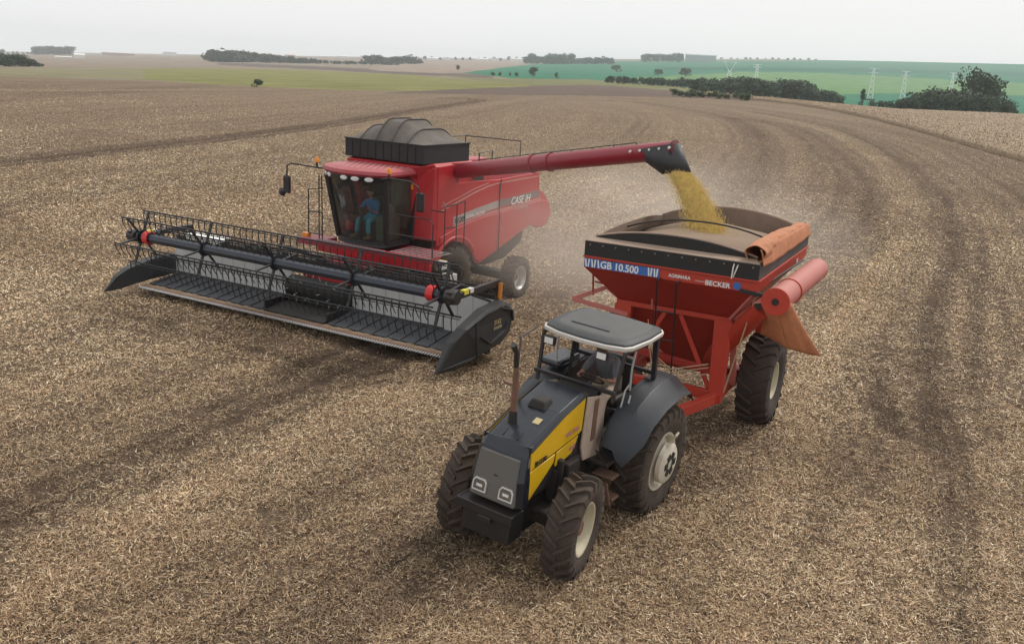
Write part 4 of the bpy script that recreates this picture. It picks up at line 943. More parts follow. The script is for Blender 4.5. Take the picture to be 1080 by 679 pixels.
def person(label, shirt, trousers, hip, hands, feet, loc, rz, cap=None, lean=.12, group=None):
    """hip, hands, feet in the vehicle's own frame; x is forward"""
    P = thing('person', label, 'person', loc, rz)
    h = Vector(hip); ch = h + V3(lean * .9, 0, .32); sh = h + V3(lean * 1.1, 0, .46); nk = h + V3(lean * 1.2 + .01, 0, .54); hc = nk + V3(.035, 0, .155)
    # body: neck, forearms as one surface running under the clothes
    v = [tuple(h)]; e = []; r = [.12]; bag = (v, e, r)
    c = chain(bag, 0, [h + V3(.03, 0, .16), ch, nk - V3(0, 0, .02), nk + V3(.01, 0, .06)], [.11, .12, .058, .052])
    shl = []
    for s_, hd_ in zip((-1, 1), hands):
        a = sh + V3(0, s_ * .185, -.02); hd_ = Vector(hd_); dlt = hd_ - a; L = dlt.length
        bend = sqrt(max(.0004, .285 ** 2 - (min(L, .56) / 2) ** 2)); el = a + dlt * .5 + V3(-.02, s_ * .55, -.85).normalized() * bend
        wr = hd_ - (hd_ - el).normalized() * .07
        chain(bag, 2, [sh + V3(0, s_ * .1, .0), a, a.lerp(el, .5), el, el.lerp(wr, .45), wr], [.07, .052, .044, .037, .036, .025])
        shl.append((a, el, wr, hd_))
    legs = []
    for s_, ft in zip((-1, 1), feet):
        a = h + V3(.0, s_ * .095, -.02); ft = Vector(ft); kn = a + V3(.42, s_ * .05, .05); kn = kn + (ft + V3(0, 0, .42) - kn) * .35
        chain(bag, 0, [a, a.lerp(kn, .55), kn, kn.lerp(ft, .4), ft + V3(-.02, 0, .05)], [.085, .074, .055, .050, .036]); legs.append((a, kn, ft))
    skin_obj('body', 'skin', P, v, e, r)
    for (a, el, wr, hd_), s_ in zip(shl, (-1, 1)): hand('hand', P, wr, (hd_ - wr) + V3(.02, 0, 0), V3(.3, -s_ * .3, -.9), s_)
    # head
    b = MB(); n_, m_ = 20, 14
    def hp(u_, v_):
        th = 2 * pi * u_; ph = pi * v_; x = cos(th) * sin(ph); y = sin(th) * sin(ph); z = cos(ph)
        X, Y, Z = x * .098, y * .076, z * .118
        if z < -.1: X += .012 * max(0, x); Y *= 1 - .25 * (-z)
        if x > .75 and abs(y) < .28 and -.35 < z < .15: X += .024 * (1 - abs(y) / .28) * (1 - abs(z + .12) / .3 if abs(z + .12) < .3 else 0)
        if x > .6 and .02 < z < .22 and .2 < abs(y) < .55: X -= .010
        return (hc.x + X, hc.y + Y, hc.z + Z)
    b.grid(hp, 28, 20); hd = b.build('head', 'skin', P, smooth=True)
    for s_ in (-1, 1):
        MB().lathe([(-.008, .001), (-.006, .009), (.006, .009), (.008, .001)], (hc.x + .083, hc.y + s_ * .032, hc.z + .014), 'x', 8).build('eye', 'white_decal', hd)
        MB().lathe([(.004, .001), (.010, .005), (.0102, .001)], (hc.x + .083, hc.y + s_ * .032, hc.z + .014), 'x', 8).build('pupil', 'side_black', hd)
        MB().lathe([(-.008, .001), (-.006, .022), (.006, .028), (.010, .012)], (hc.x - .005, hc.y + s_ * .076, hc.z - .003), 'y', 10).build('ear', 'skin', hd)
    MB().box(hc.x + .083, hc.x + .094, hc.y - .024, hc.y + .024, hc.z - .054, hc.z - .046).build('mouth', 'cab_red', hd, bevel=.003)
    def hr(u_, v_):
        th = 2 * pi * u_; ph = pi * .52 * v_; x = cos(th) * sin(ph); y = sin(th) * sin(ph); z = cos(ph)
        k_ = 1.07 if x < .5 else 1.05
        return (hc.x + x * .098 * k_ - .006, hc.y + y * .078 * k_, hc.z + .006 + max(z, -.2 if x < 0 else .30 * max(0, x)) * .122)
    MB().grid(hr, 24, 10).build('hair' if not cap else 'cap', cap or 'hair', P, smooth=True)
    if cap: MB().hexa([(hc.x + .06, hc.y - .07, hc.z + .05), (hc.x + .17, hc.y - .05, hc.z + .03), (hc.x + .17, hc.y + .05, hc.z + .03), (hc.x + .06, hc.y + .07, hc.z + .05), (hc.x + .06, hc.y - .07, hc.z + .062), (hc.x + .17, hc.y - .05, hc.z + .04), (hc.x + .17, hc.y + .05, hc.z + .04), (hc.x + .06, hc.y + .07, hc.z + .062)]).build('cap_brim', cap, P, bevel=.004)
    # shirt
    v = [tuple(h + V3(0, 0, .02))]; e = []; r = [(.165, .125)]; bag = (v, e, r)
    chain(bag, 0, [h + V3(.03, 0, .17), ch, sh + V3(0, 0, .02), nk - V3(0, 0, .005)], [(.165, .125), (.18, .13), (.13, .10), .066])
    for s_, (a, el, wr, hd_) in zip((-1, 1), shl): chain(bag, 2, [a, a.lerp(el, .45), a.lerp(el, .85)], [.075, .062, .058])
    skin_obj('shirt', shirt, P, v, e, r)
    v = [tuple(h - V3(0, 0, .02))]; e = []; r = [(.165, .13)]; bag = (v, e, r)
    for (a, kn, ft) in legs: chain(bag, 0, [a, a.lerp(kn, .5), kn, kn.lerp(ft, .45), ft + V3(-.02, 0, .13)], [.105, .092, .078, .070, .060])
    skin_obj('trousers', trousers, P, v, e, r)
    for (a, kn, ft) in legs:
        MB().loft([[(ft.x + dx_, ft.y + wy * cos(t_), max(ft.z, ft.z + .04 + hz * sin(t_))) for t_ in [2 * pi * i / 10 for i in range(10)]] for dx_, wy, hz in ((-.09, .03, .04), (-.07, .042, .09), (-.01, .045, .10), (.07, .05, .06), (.14, .045, .045), (.17, .02, .03))]).build('boot', 'boot', P, smooth=True)
    return P
person('operator in blue shirt and bright teal trousers driving inside the red combine cab', 'shirt_blue', 'jeans_cyan', (3.72, -.05, 2.44), [(4.08, -.28, 2.72), (4.05, .06, 2.74)], [(4.28, -.22, 1.95), (4.30, .22, 1.95)], (KX, KY, 0), KH)

# ================================================================== TRACTOR
TX, TYY, TH = 1.56, 13.60, radians(238.0)
TR = (radians(-3.6), 0, TH)
T = thing('tractor', 'yellow and black open station tractor with grey sunroof pulling the red grain cart', 'tractor', (TX, TYY, .0), rot=TR)
YC = -.01
def TB(): b = MB(); b.T = lambda p: Vector((p[0], p[1] + YC, p[2])); return b
# hood: black top, yellow sides
hp_ = [(1.70, 2.235, .375), (2.3, 2.10, .37), (2.9, 1.90, .355), (3.07, 1.84, .35)]
b = TB(); rings = []
for x, z, hw in hp_:
    rings.append([(x, -hw, z - .30), (x, -hw, z - .06), (x, -hw + .07, z + .005), (x, 0, z + .025), (x, hw - .07, z + .005), (x, hw, z - .06), (x, hw, z - .30)])
b.loft(rings); b.build('hood', 'hood_black', T, bevel=.01)
for s in (-1, 1):
    yl = s * .362; y2 = s * .385
    up = [(1.72, 2.175), (2.3, 2.05), (3.07, 1.785), (3.07, 1.53), (1.80, 1.655), (1.72, 1.68)]
    lo1 = [(3.08, 1.51), (3.13, 1.09), (3.00, 1.10), (2.80, 1.22), (2.60, 1.34), (2.45, 1.44), (2.42, 1.565)]
    lo2 = [(2.39, 1.568), (2.39, 1.36), (2.20, 1.37), (1.95, 1.41), (1.86, 1.52), (1.80, 1.632)]
    for pl in (up, lo1, lo2):
        TB().prism(pl, 'y', min(yl, y2), max(yl, y2)).build('side_panel', 'yellow_paint', T, bevel=.008)
    TB().prism([(1.72, 2.18), (2.3, 2.055), (3.07, 1.79), (3.07, 1.805), (2.3, 2.07), (1.72, 2.195)], 'y', s * .362, s * .388).build('hood_trim', 'side_black', T)
TB().box(1.5, 3.1, -.35, .35, 1.05, 1.80).build('engine_block', 'engine_dark', T, bevel=.03)
text('BH180', .105, 'side_black', T, (2.97, .388 + YC, 1.56), (-1, 0, .10), (0, 0, 1), bold=.006)
text('VALTRA', .10, 'pale_pink', T, (2.20, .388 + YC, 1.72), (-1, 0, .12), (0, 0, 1), bold=.004)
text('4x4', .11, 'pale_pink', T, (2.05, .388 + YC, 1.47), (-1, 0, .05), (0, 0, 1), bold=.004)
# nose
b = TB(); nr = []
for x, z, hw in ((3.08, 1.86, .352), (3.17, 1.73, .37), (3.26, 1.42, .405), (3.27, 1.06, .42)): nr.append([(3.07, -hw, z), (x - .05, -hw, z), (x, -hw + .07, z), (x + .012, 0, z), (x, hw - .07, z), (x - .05, hw, z), (3.07, hw, z)])
b.loft(nr); b.build('nose_cowl', 'hood_black', T, bevel=.012)
b = TB()
b.add([(3.225, -.30, 1.70), (3.225, .30, 1.70), (3.325, .345, 1.08), (3.325, -.345, 1.08), (3.12, -.30, 1.70), (3.12, .30, 1.70), (3.22, .345, 1.08), (3.22, -.345, 1.08)], [(0, 1, 2, 3), (7, 6, 5, 4), (0, 4, 5, 1), (1, 5, 6, 2), (2, 6, 7, 3), (3, 7, 4, 0)])
gr = b.build('grille', 'grille_grey', T, bevel=.012)
TB().hexa([(3.10, .392, 1.06), (3.23, .392, 1.06), (3.23, .402, 1.06), (3.10, .402, 1.06), (3.09, .36, 1.74), (3.12, .36, 1.70), (3.12, .380, 1.70), (3.09, .380, 1.74)]).build('side_grille', 'grille_grey', T)
for yy in (-.205, .205):
    def hl(y, z): return V3(3.325 - (z - 1.08) * .161 + .006, y, z)
    fr_ = MB(); fr_.T = lambda p: Vector((p[0], p[1] + YC, p[2]))
    o_ = [(yy - .105, 1.145), (yy + .105, 1.145), (yy + .105, 1.27), (yy + .075, 1.315), (yy - .075, 1.315), (yy - .105, 1.27)]
    i_ = [(yy + (y - yy) * .86, 1.23 + (z - 1.23) * .82) for y, z in o_]
    O = [hl(*q) + V3(.012, 0, 0) for q in o_]; I = [hl(*q) + V3(.012, 0, 0) for q in i_]; n_ = 6
    fr_.add([tuple(q) for q in O + I] + [tuple(q - V3(.03, 0, 0)) for q in O + I], [f_ for i in range(6) for f_ in ((i, (i + 1) % 6, 6 + (i + 1) % 6, 6 + i), (i, 12 + i, 12 + (i + 1) % 6, (i + 1) % 6), (6 + i, 6 + (i + 1) % 6, 18 + (i + 1) % 6, 18 + i))])
    hl_ = fr_.build('headlight', 'roof_white', T)
    TB().add([tuple(q - V3(.006, 0, 0)) for q in I], [tuple(range(6))]).build('lamp_glass', 'mirror_glass', hl_, recalc=False)
    TB().box(3.305, 3.320, yy - .045, yy + .045, 1.205, 1.24).build('bulb', 'lamp_lens', hl_)
for yy in (-.12, .12): TB().beam((1.75, yy, 2.235), (3.02, yy * .95, 1.882), .012, .012).build('hood_crease', 'side_black', T)
# front weight carrier
TB().box(3.0, 3.34, -.41, .33, .54, .92).build('front_weight', 'black_paint', T, bevel=.02)
TB().box(3.16, 3.38, -.50, .38, .955, .98).box(3.35, 3.39, -.50, .38, .86, .99).box(3.1, 3.36, .34, .38, .86, .99).box(3.1, 3.36, -.50, -.46, .86, .99).box(3.34, 3.40, -.13, .07, .78, .86).build('bumper', 'black_paint', T, bevel=.01)
# chassis, axles
TB().box(-.5, 3.1, -.26, .26, .62, 1.15).frus((-.45, 1.2, -.36, .36), .55, (-.45, 1.1, -.34, .34), 1.30).build('chassis', 'engine_dark', T, bevel=.04)
TB().box(2.38, 2.66, -.78, .78, .60, .80).frus((2.30, 2.78, -.22, .22), .45, (2.34, 2.74, -.2, .2), .95).build('front_axle', 'engine_dark', T, bevel=.03)
MB().lathe([(-.85, .001), (-.85, .16), (-.3, .20), (.3, .20), (.85, .16), (.85, .001)], (.14, YC, .87), 'y', 18).build('rear_axle', 'engine_dark', T, smooth=True)
b = TB(); b.tube([(1.4, .50, 1.30), (1.2, .62, .98)], .02, 6).box(1.7, 2.4, .30, .42, .85, 1.3).tube([(2.0, .40, 1.2), (1.95, .44, 1.0), (2.2, .46, .9)], .03, 6); b.build('fuel_line', 'engine_dark', T)
TB().box(1.9, 2.2, .38, .50, .90, 1.35).box(2.25, 2.34, .36, .46, .85, 1.45).build('hydraulic_block', 'engine_dark', T, bevel=.02)
for sy in (1, -1): wheel(T, 'tf', (2.52, sy * .84 + YC, .695), .715, .42, sy, 21, 'tyre_muddy', 'rim_cream', hub=.50, dish=-.02, plate=.15, steer=radians(9), extra='rust')
for sy in (1, -1): wheel(T, 'trr', (.14, sy * .84 + YC, .87), .89, .52, sy, 23, 'tyre_muddy', 'rim_white', hub=.50, dish=.10, plate=.6)
b = MB(); b.lathe([(1.05, .28), (1.07, .32), (1.14, .32), (1.17, .28), (1.17, .001)], (.14, YC, .87), 'y', 28); b.build('wheel_weight', 'rim_white', T, smooth=True)
for i in range(6):
    a = i * pi / 3; MB().box(-.055, .055, 0, .03, -.12, .0).build('weight_slot', 'side_black', T).matrix_basis = Matrix.Translation((.14 + .19 * cos(a), 1.158 + YC, .87 + .19 * sin(a))) @ Matrix.Rotation(-a + pi / 2, 4, 'Y') @ Matrix.Scale(.9, 4)
MB().tube([(.16, 1.10 + YC, 1.21), (.14, 1.20 + YC, 1.35), (.08, 1.20 + YC, 1.38), (.02, 1.12 + YC, 1.23)], .02, 8).build('weight_handle', 'rim_cream', T, smooth=True)
# exhaust stack
TB().tube([(2.74, -.15, 1.93), (2.74, -.15, 2.12)], [.07, .052], 14).build('stack_collar', 'black_paint', T, smooth=True)
TB().tube([(2.74, -.15, 2.0), (2.76, -.15, 2.45), (2.80, -.15, 2.75)], [.046, .045, .038], 14).build('exhaust_stack', 'rust', T, smooth=True)
TB().tube([(2.80, -.15, 2.73), (2.83, -.15, 2.95), (2.90, -.17, 3.07)], [.034, .034, .046], 12).build('stack_tip', 'black_paint', T, smooth=True)
TB().tube([(2.3, -.36, 2.02), (2.3, -.42, 2.5), (2.0, -.6, 2.86), (1.35, -.70, 2.86)], .014, 6).build('grab_rail', 'black_paint', T, smooth=True)
TB().box(2.2, 2.30, -.62, -.42, 2.24, 2.28).build('side_lamp', 'rust', T)
TB().frus((2.12, 2.42, -.16, .14), 2.08, (2.17, 2.37, -.11, .09), 2.21).build('intake_cap', 'black_rubber', T, bevel=.03)
TB().hexa([(2.55, .10, 2.035), (2.66, .10, 1.998), (2.66, .20, 1.998), (2.55, .20, 2.035), (2.55, .10, 2.045), (2.66, .10, 2.008), (2.66, .20, 2.008), (2.55, .20, 2.045)]).build('hood_sticker', 'gold_decal', T).rotation_euler = (0, radians(0), 0)
# firewall and muddy side shields
TB().box(1.62, 1.70, -.38, .38, 1.1, 2.2).build('firewall', 'engine_dark', T, bevel=.02)
TB().prism([(1.70, 2.18), (1.72, 1.42), (1.62, 1.18), (1.12, 1.12), (1.08, 1.6), (1.14, 2.06)], 'y', .38, .42).build('side_shield', 'mud_panel', T, bevel=.02)
TB().prism([(1.70, 2.18), (1.72, 1.42), (1.62, 1.18), (1.12, 1.12), (1.08, 1.6), (1.14, 2.06)], 'y', -.42, -.38).build('side_shield', 'mud_panel', T, bevel=.02)
TB().beam((1.44, .425, 2.08), (1.42, .425, 1.45), .12, .012, up=(0, 1, 0)).build('shield_stripe', 'rust', T)
b = TB(); b.frus((1.06, 1.32, .44, .78), .88, (1.06, 1.32, .44, .76), .91).frus((1.06, 1.28, .56, .82), .55, (1.06, 1.28, .56, .80), .58).beam((1.35, .8, .5), (1.35, .7, .84), .03, .05); b.build('step', 'rust', T, bevel=.01)
TB().box(.2, 1.40, -.70, .70, 1.08, 1.14).build('platform', 'engine_dark', T, bevel=.01)
TB().box(.75, .98, .42, .66, 1.14, 1.52).build('blue_jug', 'blue_cloth', T, bevel=.05)
# dash and steering
TB().frus((1.1, 1.65, -.34, .34), 1.14, (1.15, 1.65, -.30, .30), 2.14).build('dashboard', 'black_rubber', T, bevel=.06)
b = TB(); b.tube([(1.15, 0, 1.85), (.84, 0, 2.06)], .03, 8); b.build('steering_column', 'seat_black', T)
b = MB(); b.lathe([(-.013, .19), (0, .205), (.013, .19), (0, .178), (-.013, .19)], (0, 0, 0), 'z', 28)
for a in (0, 2.1, 4.2): b.tube([(0, 0, 0), (.19 * cos(a), .19 * sin(a), 0)], .012, 6)
sw = b.build('steering_wheel', 'seat_black', T, smooth=True); sw.matrix_basis = Matrix.Translation((.80, YC, 2.10)) @ Matrix.Rotation(radians(-34), 4, 'Y')
# fenders
def fender(s):
    y0, y1 = s * .56, s * 1.12; rg = []
    P_ = [(1.40, 1.36), (1.34, 1.50), (1.20, 1.70), (.94, 1.90), (.50, 2.04), (.0, 2.10), (-.42, 2.05), (-.58, 1.88)]
    b = TB()
    for i, (x, z) in enumerate(P_):
        yo = y1 if i > 1 else s * (.92 + .09 * i)
        rg.append([(x, y0, z + .03), (x, y0 + (yo - y0) * .50, z + .02), (x - .01, yo - s * .10, z - .13), (x - .03, yo, z - .20), (x - .05, yo - s * .02, z - .21), (x - .04, yo - s * .12, z - .16), (x - .03, y0 + (yo - y0) * .50, z - .015), (x - .03, y0, z - .01)])
    b.loft(rg); b.build('fender', 'fender_black', T, bevel=.006, smooth=True)
    b = TB(); b.prism([(1.40, 1.36), (1.20, 1.69), (.94, 1.87), (.50, 2.03), (.0, 2.09), (-.42, 2.03), (-.5, 1.4), (.3, 1.1)], 'y', min(y0, y0 - s * .03), max(y0, y0 - s * .03)); b.build('fender_wall', 'fender_black', T)
fender(1); fender(-1)
TB().box(.15, .85, -.92, -.56, 2.10, 2.20).build('toolbox', 'hood_black', T, bevel=.04)
b = TB(); b.tube([(1.10, .60, 1.5), (.92, .60, 2.12), (.75, .60, 2.2)], .013, 6).tube([(1.02, .66, 1.5), (.86, .67, 2.05)], .013, 6); b.build('handle', 'galv', T, smooth=True)
# seat
TB().box(-.06, .44, -.26, .26, 1.56, 1.74).box(-.16, -.02, -.26, .26, 1.70, 2.28).frus((0, .35, -.2, .2), 1.12, (0, .35, -.16, .16), 1.42).build('seat', 'seat_black', T, bevel=.05)
TB().box(-.6, -.2, -.5, .5, 1.2, 1.45).build('seat_bracket', 'engine_dark', T, bevel=.03)
# frame posts
CF = 2.80
for s in (-1, 1):
    TB().beam((1.36, s * .62, 2.06), (1.24, s * .66, CF), .05, .05).build('front_post', 'black_paint', T, bevel=.008)
    TB().beam((.10, s * .68, 2.06), (.16, s * .66, CF), .07, .07).build('rear_post', 'black_paint', T, bevel=.008)
    TB().tube([(.80, s * .62, 2.1), (.86, s * .63, 2.45), (.80, s * .63, 2.76)], .016, 6).build('grab_bar', 'galv', T, smooth=True)
    TB().beam((.12, s * .66, CF - .02), (1.24, s * .66, CF - .02), .05, .05).build('roof_rail', 'black_paint', T)
TB().beam((1.40, -.66, 2.22), (1.40, .66, 2.22), .05, .06).build('front_crossbar', 'black_paint', T, bevel=.008)
TB().beam((.10, -.68, 2.20), (.10, .68, 2.20), .05, .06).build('rear_crossbar', 'black_paint', T, bevel=.008)
# roof
def rr(z, g, n=6):
    P_ = []
    cs = [(1.10 + g, -.66 - g, -.12), (1.10 + g, .66 + g, .12), (-.42 - g, .72 + g, 0), (-.42 - g, -.72 - g, 0)]
    pts = [V3(1.27 + g, -.66 - g, z), V3(1.37 + g, -.38, z), V3(1.40 + g, 0, z), V3(1.37 + g, .38, z), V3(1.27 + g, .66 + g, z), V3(1.14 + g, .72 + g, z), V3(.6, .76 + g, z), V3(.10 - g, .73 + g, z), V3(-.02 - g, .66 + g, z), V3(-.07 - g, 0, z), V3(-.02 - g, -.66 - g, z), V3(.10 - g, -.73 - g, z), V3(.6, -.76 - g, z), V3(1.14 + g, -.72 - g, z)]
    return [tuple(p) for p in pts]
b = TB(); b.loft([rr(CF, -.08), rr(CF, -.01), rr(CF + .055, .0), rr(CF + .068, -.015)]); b.build('roof_edge', 'roof_white', T, bevel=.008, smooth=True)
b = TB(); b.loft([rr(CF + .06, -.02), rr(CF + .095, -.035), rr(CF + .12, -.10), rr(CF + .125, -.11)]); rp = b.build('roof_panel', 'roof_dark', T, bevel=.01, smooth=True)
def rc(z, k_): return [(p[0] * k_ + .65 * (1 - k_), p[1] * k_, z) for p in rr(0, -.1)]
b = TB(); b.loft([rc(CF + .118, .95), rc(CF + .140, .90), rc(CF + .146, .86)]); b.build('roof_centre', 'roof_grey', rp, bevel=.008, smooth=True)
TB().box(.98, 1.02, -.36, .26, CF + .147, CF + .160).build('roof_groove', 'fender_black', rp, bevel=.006)
for yy in (-.50, .36):
    lg = TB().box(1.30, 1.37, yy - .09, yy + .09, 2.63, 2.76).build('work_light', 'black_paint', T, bevel=.015)
    TB().box(1.371, 1.377, yy - .07, yy + .07, 2.65, 2.74).build('lens', 'lamp_lens', lg)
TB().tube([(.6, -.50, 1.9), (.55, -.50, 2.6)], .03, 6).build('console_post', 'black_rubber', T)
MB().box(-1.0, -.4, -.12, .12, .45, .58).build('drawbar', 'engine_dark', T)
person('driver in grey shirt and beige trousers on the yellow tractor seat, hands on the wheel', 'shirt_grey', 'trousers_beige', (.20, YC + .12, 1.86), [(.76, YC - .10, 2.12), (.74, YC + .26, 2.10)], [(.98, YC - .10, 1.17), (.95, YC + .34, 1.17)], (TX, TYY, 0), TH, cap='seat_black', lean=.16)

# ================================================================== GRAIN CART
CX, CY, CH = 3.666, 17.721, radians(242.6)
G = thing('grain_cart', 'red grain cart with GB 10.500 decal and orange tarp rolled along its rim', 'grain cart', (CX, CY, 0), CH)
W1, XF, XR = 1.61, 2.08, -2.20
b = MB()   # vertical band
b.box(XF - .04, XF, -W1, W1, 3.0, 3.22).box(XR, XR + .04, -W1, W1, 3.0, 3.22).box(XR + .04, XF - .04, W1 - .04, W1, 3.0, 3.22).box(XR + .04, XF - .04, -W1, -W1 + .04, 3.0, 3.22)
b.box(XF, XF + .03, -W1 - .02, W1 + .02, 3.19, 3.225).box(XR, XF, W1, W1 + .03, 3.19, 3.225)
b.build('top_band', 'cart_red', G, bevel=.006)
# hopper
t4 = (-2.18, 2.06, -1.59, 1.59); m4 = (-1.35, 1.45, -1.03, 1.06); lo = (-.45, .55, -.25, .30)
b = MB()
def shell(b, A, z0, B, z1, th=.03):
    a = [(A[0], A[2], z0), (A[1], A[2], z0), (A[1], A[3], z0), (A[0], A[3], z0)]; c = [(B[0], B[2], z1), (B[1], B[2], z1), (B[1], B[3], z1), (B[0], B[3], z1)]
    for i in range(4):
        j = (i + 1) % 4; b.add([a[i], a[j], c[j], c[i]], [(0, 1, 2, 3)])
    return b
shell(b, t4, 3.0, m4, 2.31); b.build('hopper', 'cart_red_shaded', G, solid=.03)
b = MB(); shell(b, m4, 2.30, lo, 1.05); b.add([(lo[0], lo[2], 1.05), (lo[1], lo[2], 1.05), (lo[1], lo[3], 1.05), (lo[0], lo[3], 1.05)], [(0, 1, 2, 3)]); b.build('lower_hopper', 'cart_red_shaded', G, solid=.03)
b = MB(); b.beam((1.50, -1.08, 2.31), (1.50, 1.12, 2.31), .09, .09).beam((-1.40, -1.08, 2.31), (-1.40, 1.12, 2.31), .09, .09).beam((-1.4, 1.10, 2.31), (1.5, 1.10, 2.31), .09, .09).beam((-1.4, -1.08, 2.31), (1.5, -1.08, 2.31), .09, .09); b.build('hopper_belt', 'cart_red', G, bevel=.01)
MB().beam((1.58, 1.09, 2.35), (2.07, 1.58, 3.0), .05, .05).build('corner_gusset', 'cart_pink', G)
MB().beam((1.80, -.35, 2.95), (1.53, -.40, 2.28), .04, .04).build('hopper_rib', 'cart_pink', G)
# black side boards
b = MB(); b.box(XF + .002, XF + .025, -W1 + .0, W1 + .0, 3.226, 3.50); b.build('front_board', 'side_black', G, bevel=.006)
b = MB(); b.box(XR, XF, W1 - .02, W1 + .005, 3.226, 3.50); b.build('side_board', 'tarp_grey', G, bevel=.006)
b = MB(); b.box(XR, XF, -W1 - .005, -W1 + .02, 3.226, 3.50).box(XR - .02, XR, -W1, W1, 3.226, 3.50); b.build('side_board', 'tarp_grey', G, bevel=.006)
def arch(x, z0, h, y0=-1.5, y1=1.5, n=14): return [(x, y0 + (y1 - y0) * i / n, z0 + h * (1 - abs(2 * i / n - 1) ** 2.2)) for i in range(n + 1)]
b = MB(); A = arch(1.86, 3.56, .19, -1.50, 1.50); n_ = len(A)
b.add(A + [(1.86, p[1], 3.40) for p in A] + [(1.82, p[1], p[2]) for p in A] + [(1.82, p[1], 3.40) for p in A], [f_ for i in range(n_ - 1) for f_ in ((i, i + 1, n_ + i + 1, n_ + i), (2 * n_ + i, 3 * n_ + i, 3 * n_ + i + 1, 2 * n_ + i + 1), (i, 2 * n_ + i, 2 * n_ + i + 1, i + 1))]); b.build('arched_board', 'side_black', G)
b = MB(); b.add([(XF + .02, -W1, 3.50), (XF + .02, W1, 3.50), (1.87, 1.5, 3.54), (1.87, -1.5, 3.54)], [(0, 1, 2, 3)]); b.build('dirt_ledge', 'rim_dirt', G, solid=.02)
MB().tube(arch(1.84, 3.57, .19), .022, 6).build('front_bow', 'rim_dirt', G, smooth=True)
MB().tube(arch(.1, 3.50, .30, -1.6, 1.6), .018, 6).build('centre_bow', 'engine_dark', G, smooth=True)
MB().tube(arch(XR, 3.50, .32, -1.6, 1.6), .025, 6).build('rear_bow', 'rim_dirt', G, smooth=True)
b = MB(); A = arch(XR + .03, 3.50, .32, -1.6, 1.6); n_ = len(A); b.add(A + [(XR + .03, p[1], 3.0) for p in A], [(i, i + 1, n_ + i + 1, n_ + i) for i in range(n_ - 1)]); b.build('rear_curtain', 'inner_tarp', G, solid=.02)
b = MB(); b.grid(lambda u_, v_: (XR + .05 + (XF - XR - .3) * u_, -1.58 + .03 * sin(v_ * 9) + v_ * .0, 3.0 + .60 * v_ * (1 - .2 * abs(2 * u_ - 1) ** 3)), 20, 4); b.build('side_curtain', 'inner_tarp', G, solid=.015)
# rolled orange tarp on the left edge
def roll(u_, v_):
    x = XR + .02 + (XF - XR - .12) * (1 - u_); a = 2 * pi * v_
    rad = .115 + .030 * (1 - u_) + .006 * sin(5 * a + u_ * 23) + .008 * sin(u_ * 13) + .004 * sin(u_ * 61 + 3 * a)
    return (x, 1.42 + .06 * (1 - u_) - .04 * sin(u_ * 3) + rad * cos(a) * 1.2, 3.60 + .05 * (1 - u_) + .03 * sin(u_ * 5) + rad * sin(a))
b = MB(); b.grid(roll, 90, 40); b.build('rolled_tarp', 'orange_canvas', G, smooth=True, solid=.01)
b = MB(); b.grid(lambda u_, v_: (XR + .0 + (XF - XR - .06) * (1 - u_), 1.565 + .085 * v_ ** .6 + .006 * sin(u_ * 30 + v_ * 3) * v_ + .008 * sin(u_ * 11), 3.70 + .04 * (1 - u_) - .28 * v_ - .025 * sin(u_ * 5) * v_), 110, 8); b.build('tarp_flap', 'orange_canvas', G, smooth=True, solid=.01)
b = MB(); 0 and b.grid(lambda u_, v_: (XR - .04 + .55 * u_ + .1 * v_, 1.48 - .42 * v_ + .04 * sin(u_ * 6), 3.74 + .10 * sin(v_ * pi) * (1 - u_) - .05 * u_ + .02 * sin(v_ * 8)), 10, 8)
MB().tube([(2.05, 1.25, 3.51), (2.12, 1.24, 3.42), (2.13, 1.20, 3.28), (2.10, 1.18, 3.22)], .012, 6).tube([(2.06, 1.18, 3.52), (2.13, 1.17, 3.40), (2.13, 1.16, 3.20)], .012, 6).build('tie_rope', 'rope_white', G, smooth=True)
# decals
dec = MB().box(XF + .004, XF + .012, -1.60, -.14, 3.012, 3.172).build('blue_decal', 'blue_decal', G)
def chev(y0, n_, w_=.075):
    for i in range(n_):
        y = y0 + i * w_
        if i % 2 == 0: pts = [(y, 3.168), (y + .025, 3.168), (y + w_ * .8, 3.02), (y + w_ * .8 - .03, 3.02)]
        else: pts = [(y, 3.02), (y + .02, 3.02), (y + w_ * .6, 3.168), (y + w_ * .6 - .03, 3.168)]
        MB().prism(pts, 'x', XF + .012, XF + .017).build('white_chevron', 'white_decal', dec)
chev(-1.59, 5, .062); chev(-.36, 4, .055)
text('GB 10.500', .185, 'white_decal', G, (XF + .014, -1.28, 3.028), (0, 1, 0), (0, 0, 1), bold=.009, xs=.94)
text('AGRIMARA', .085, 'white_decal', G, (XF + .006, .03, 3.06), (0, 1, 0), (0, 0, 1), bold=.004, xs=.95)
MB().box(XF + .003, XF + .007, .52, .70, 3.05, 3.075).build('pink_decal', 'pale_pink', G)
text('BECKER', .12, 'white_decal', G, (XF + .006, .70, 3.02), (0, 1, 0), (0, 0, 1), bold=.006, xs=1.05)
MB().lathe([(XF + .003, .001), (XF + .003, .07), (XF + .006, .07), (XF + .006, .001)], (0, 1.26, 3.08), 'x', 20).build('round_logo', 'blue_decal', G)
text('GB', .12, 'white_decal', G, (-1.0, W1 + .032, 3.04), (-1, 0, 0), (0, 0, 1), bold=.006)
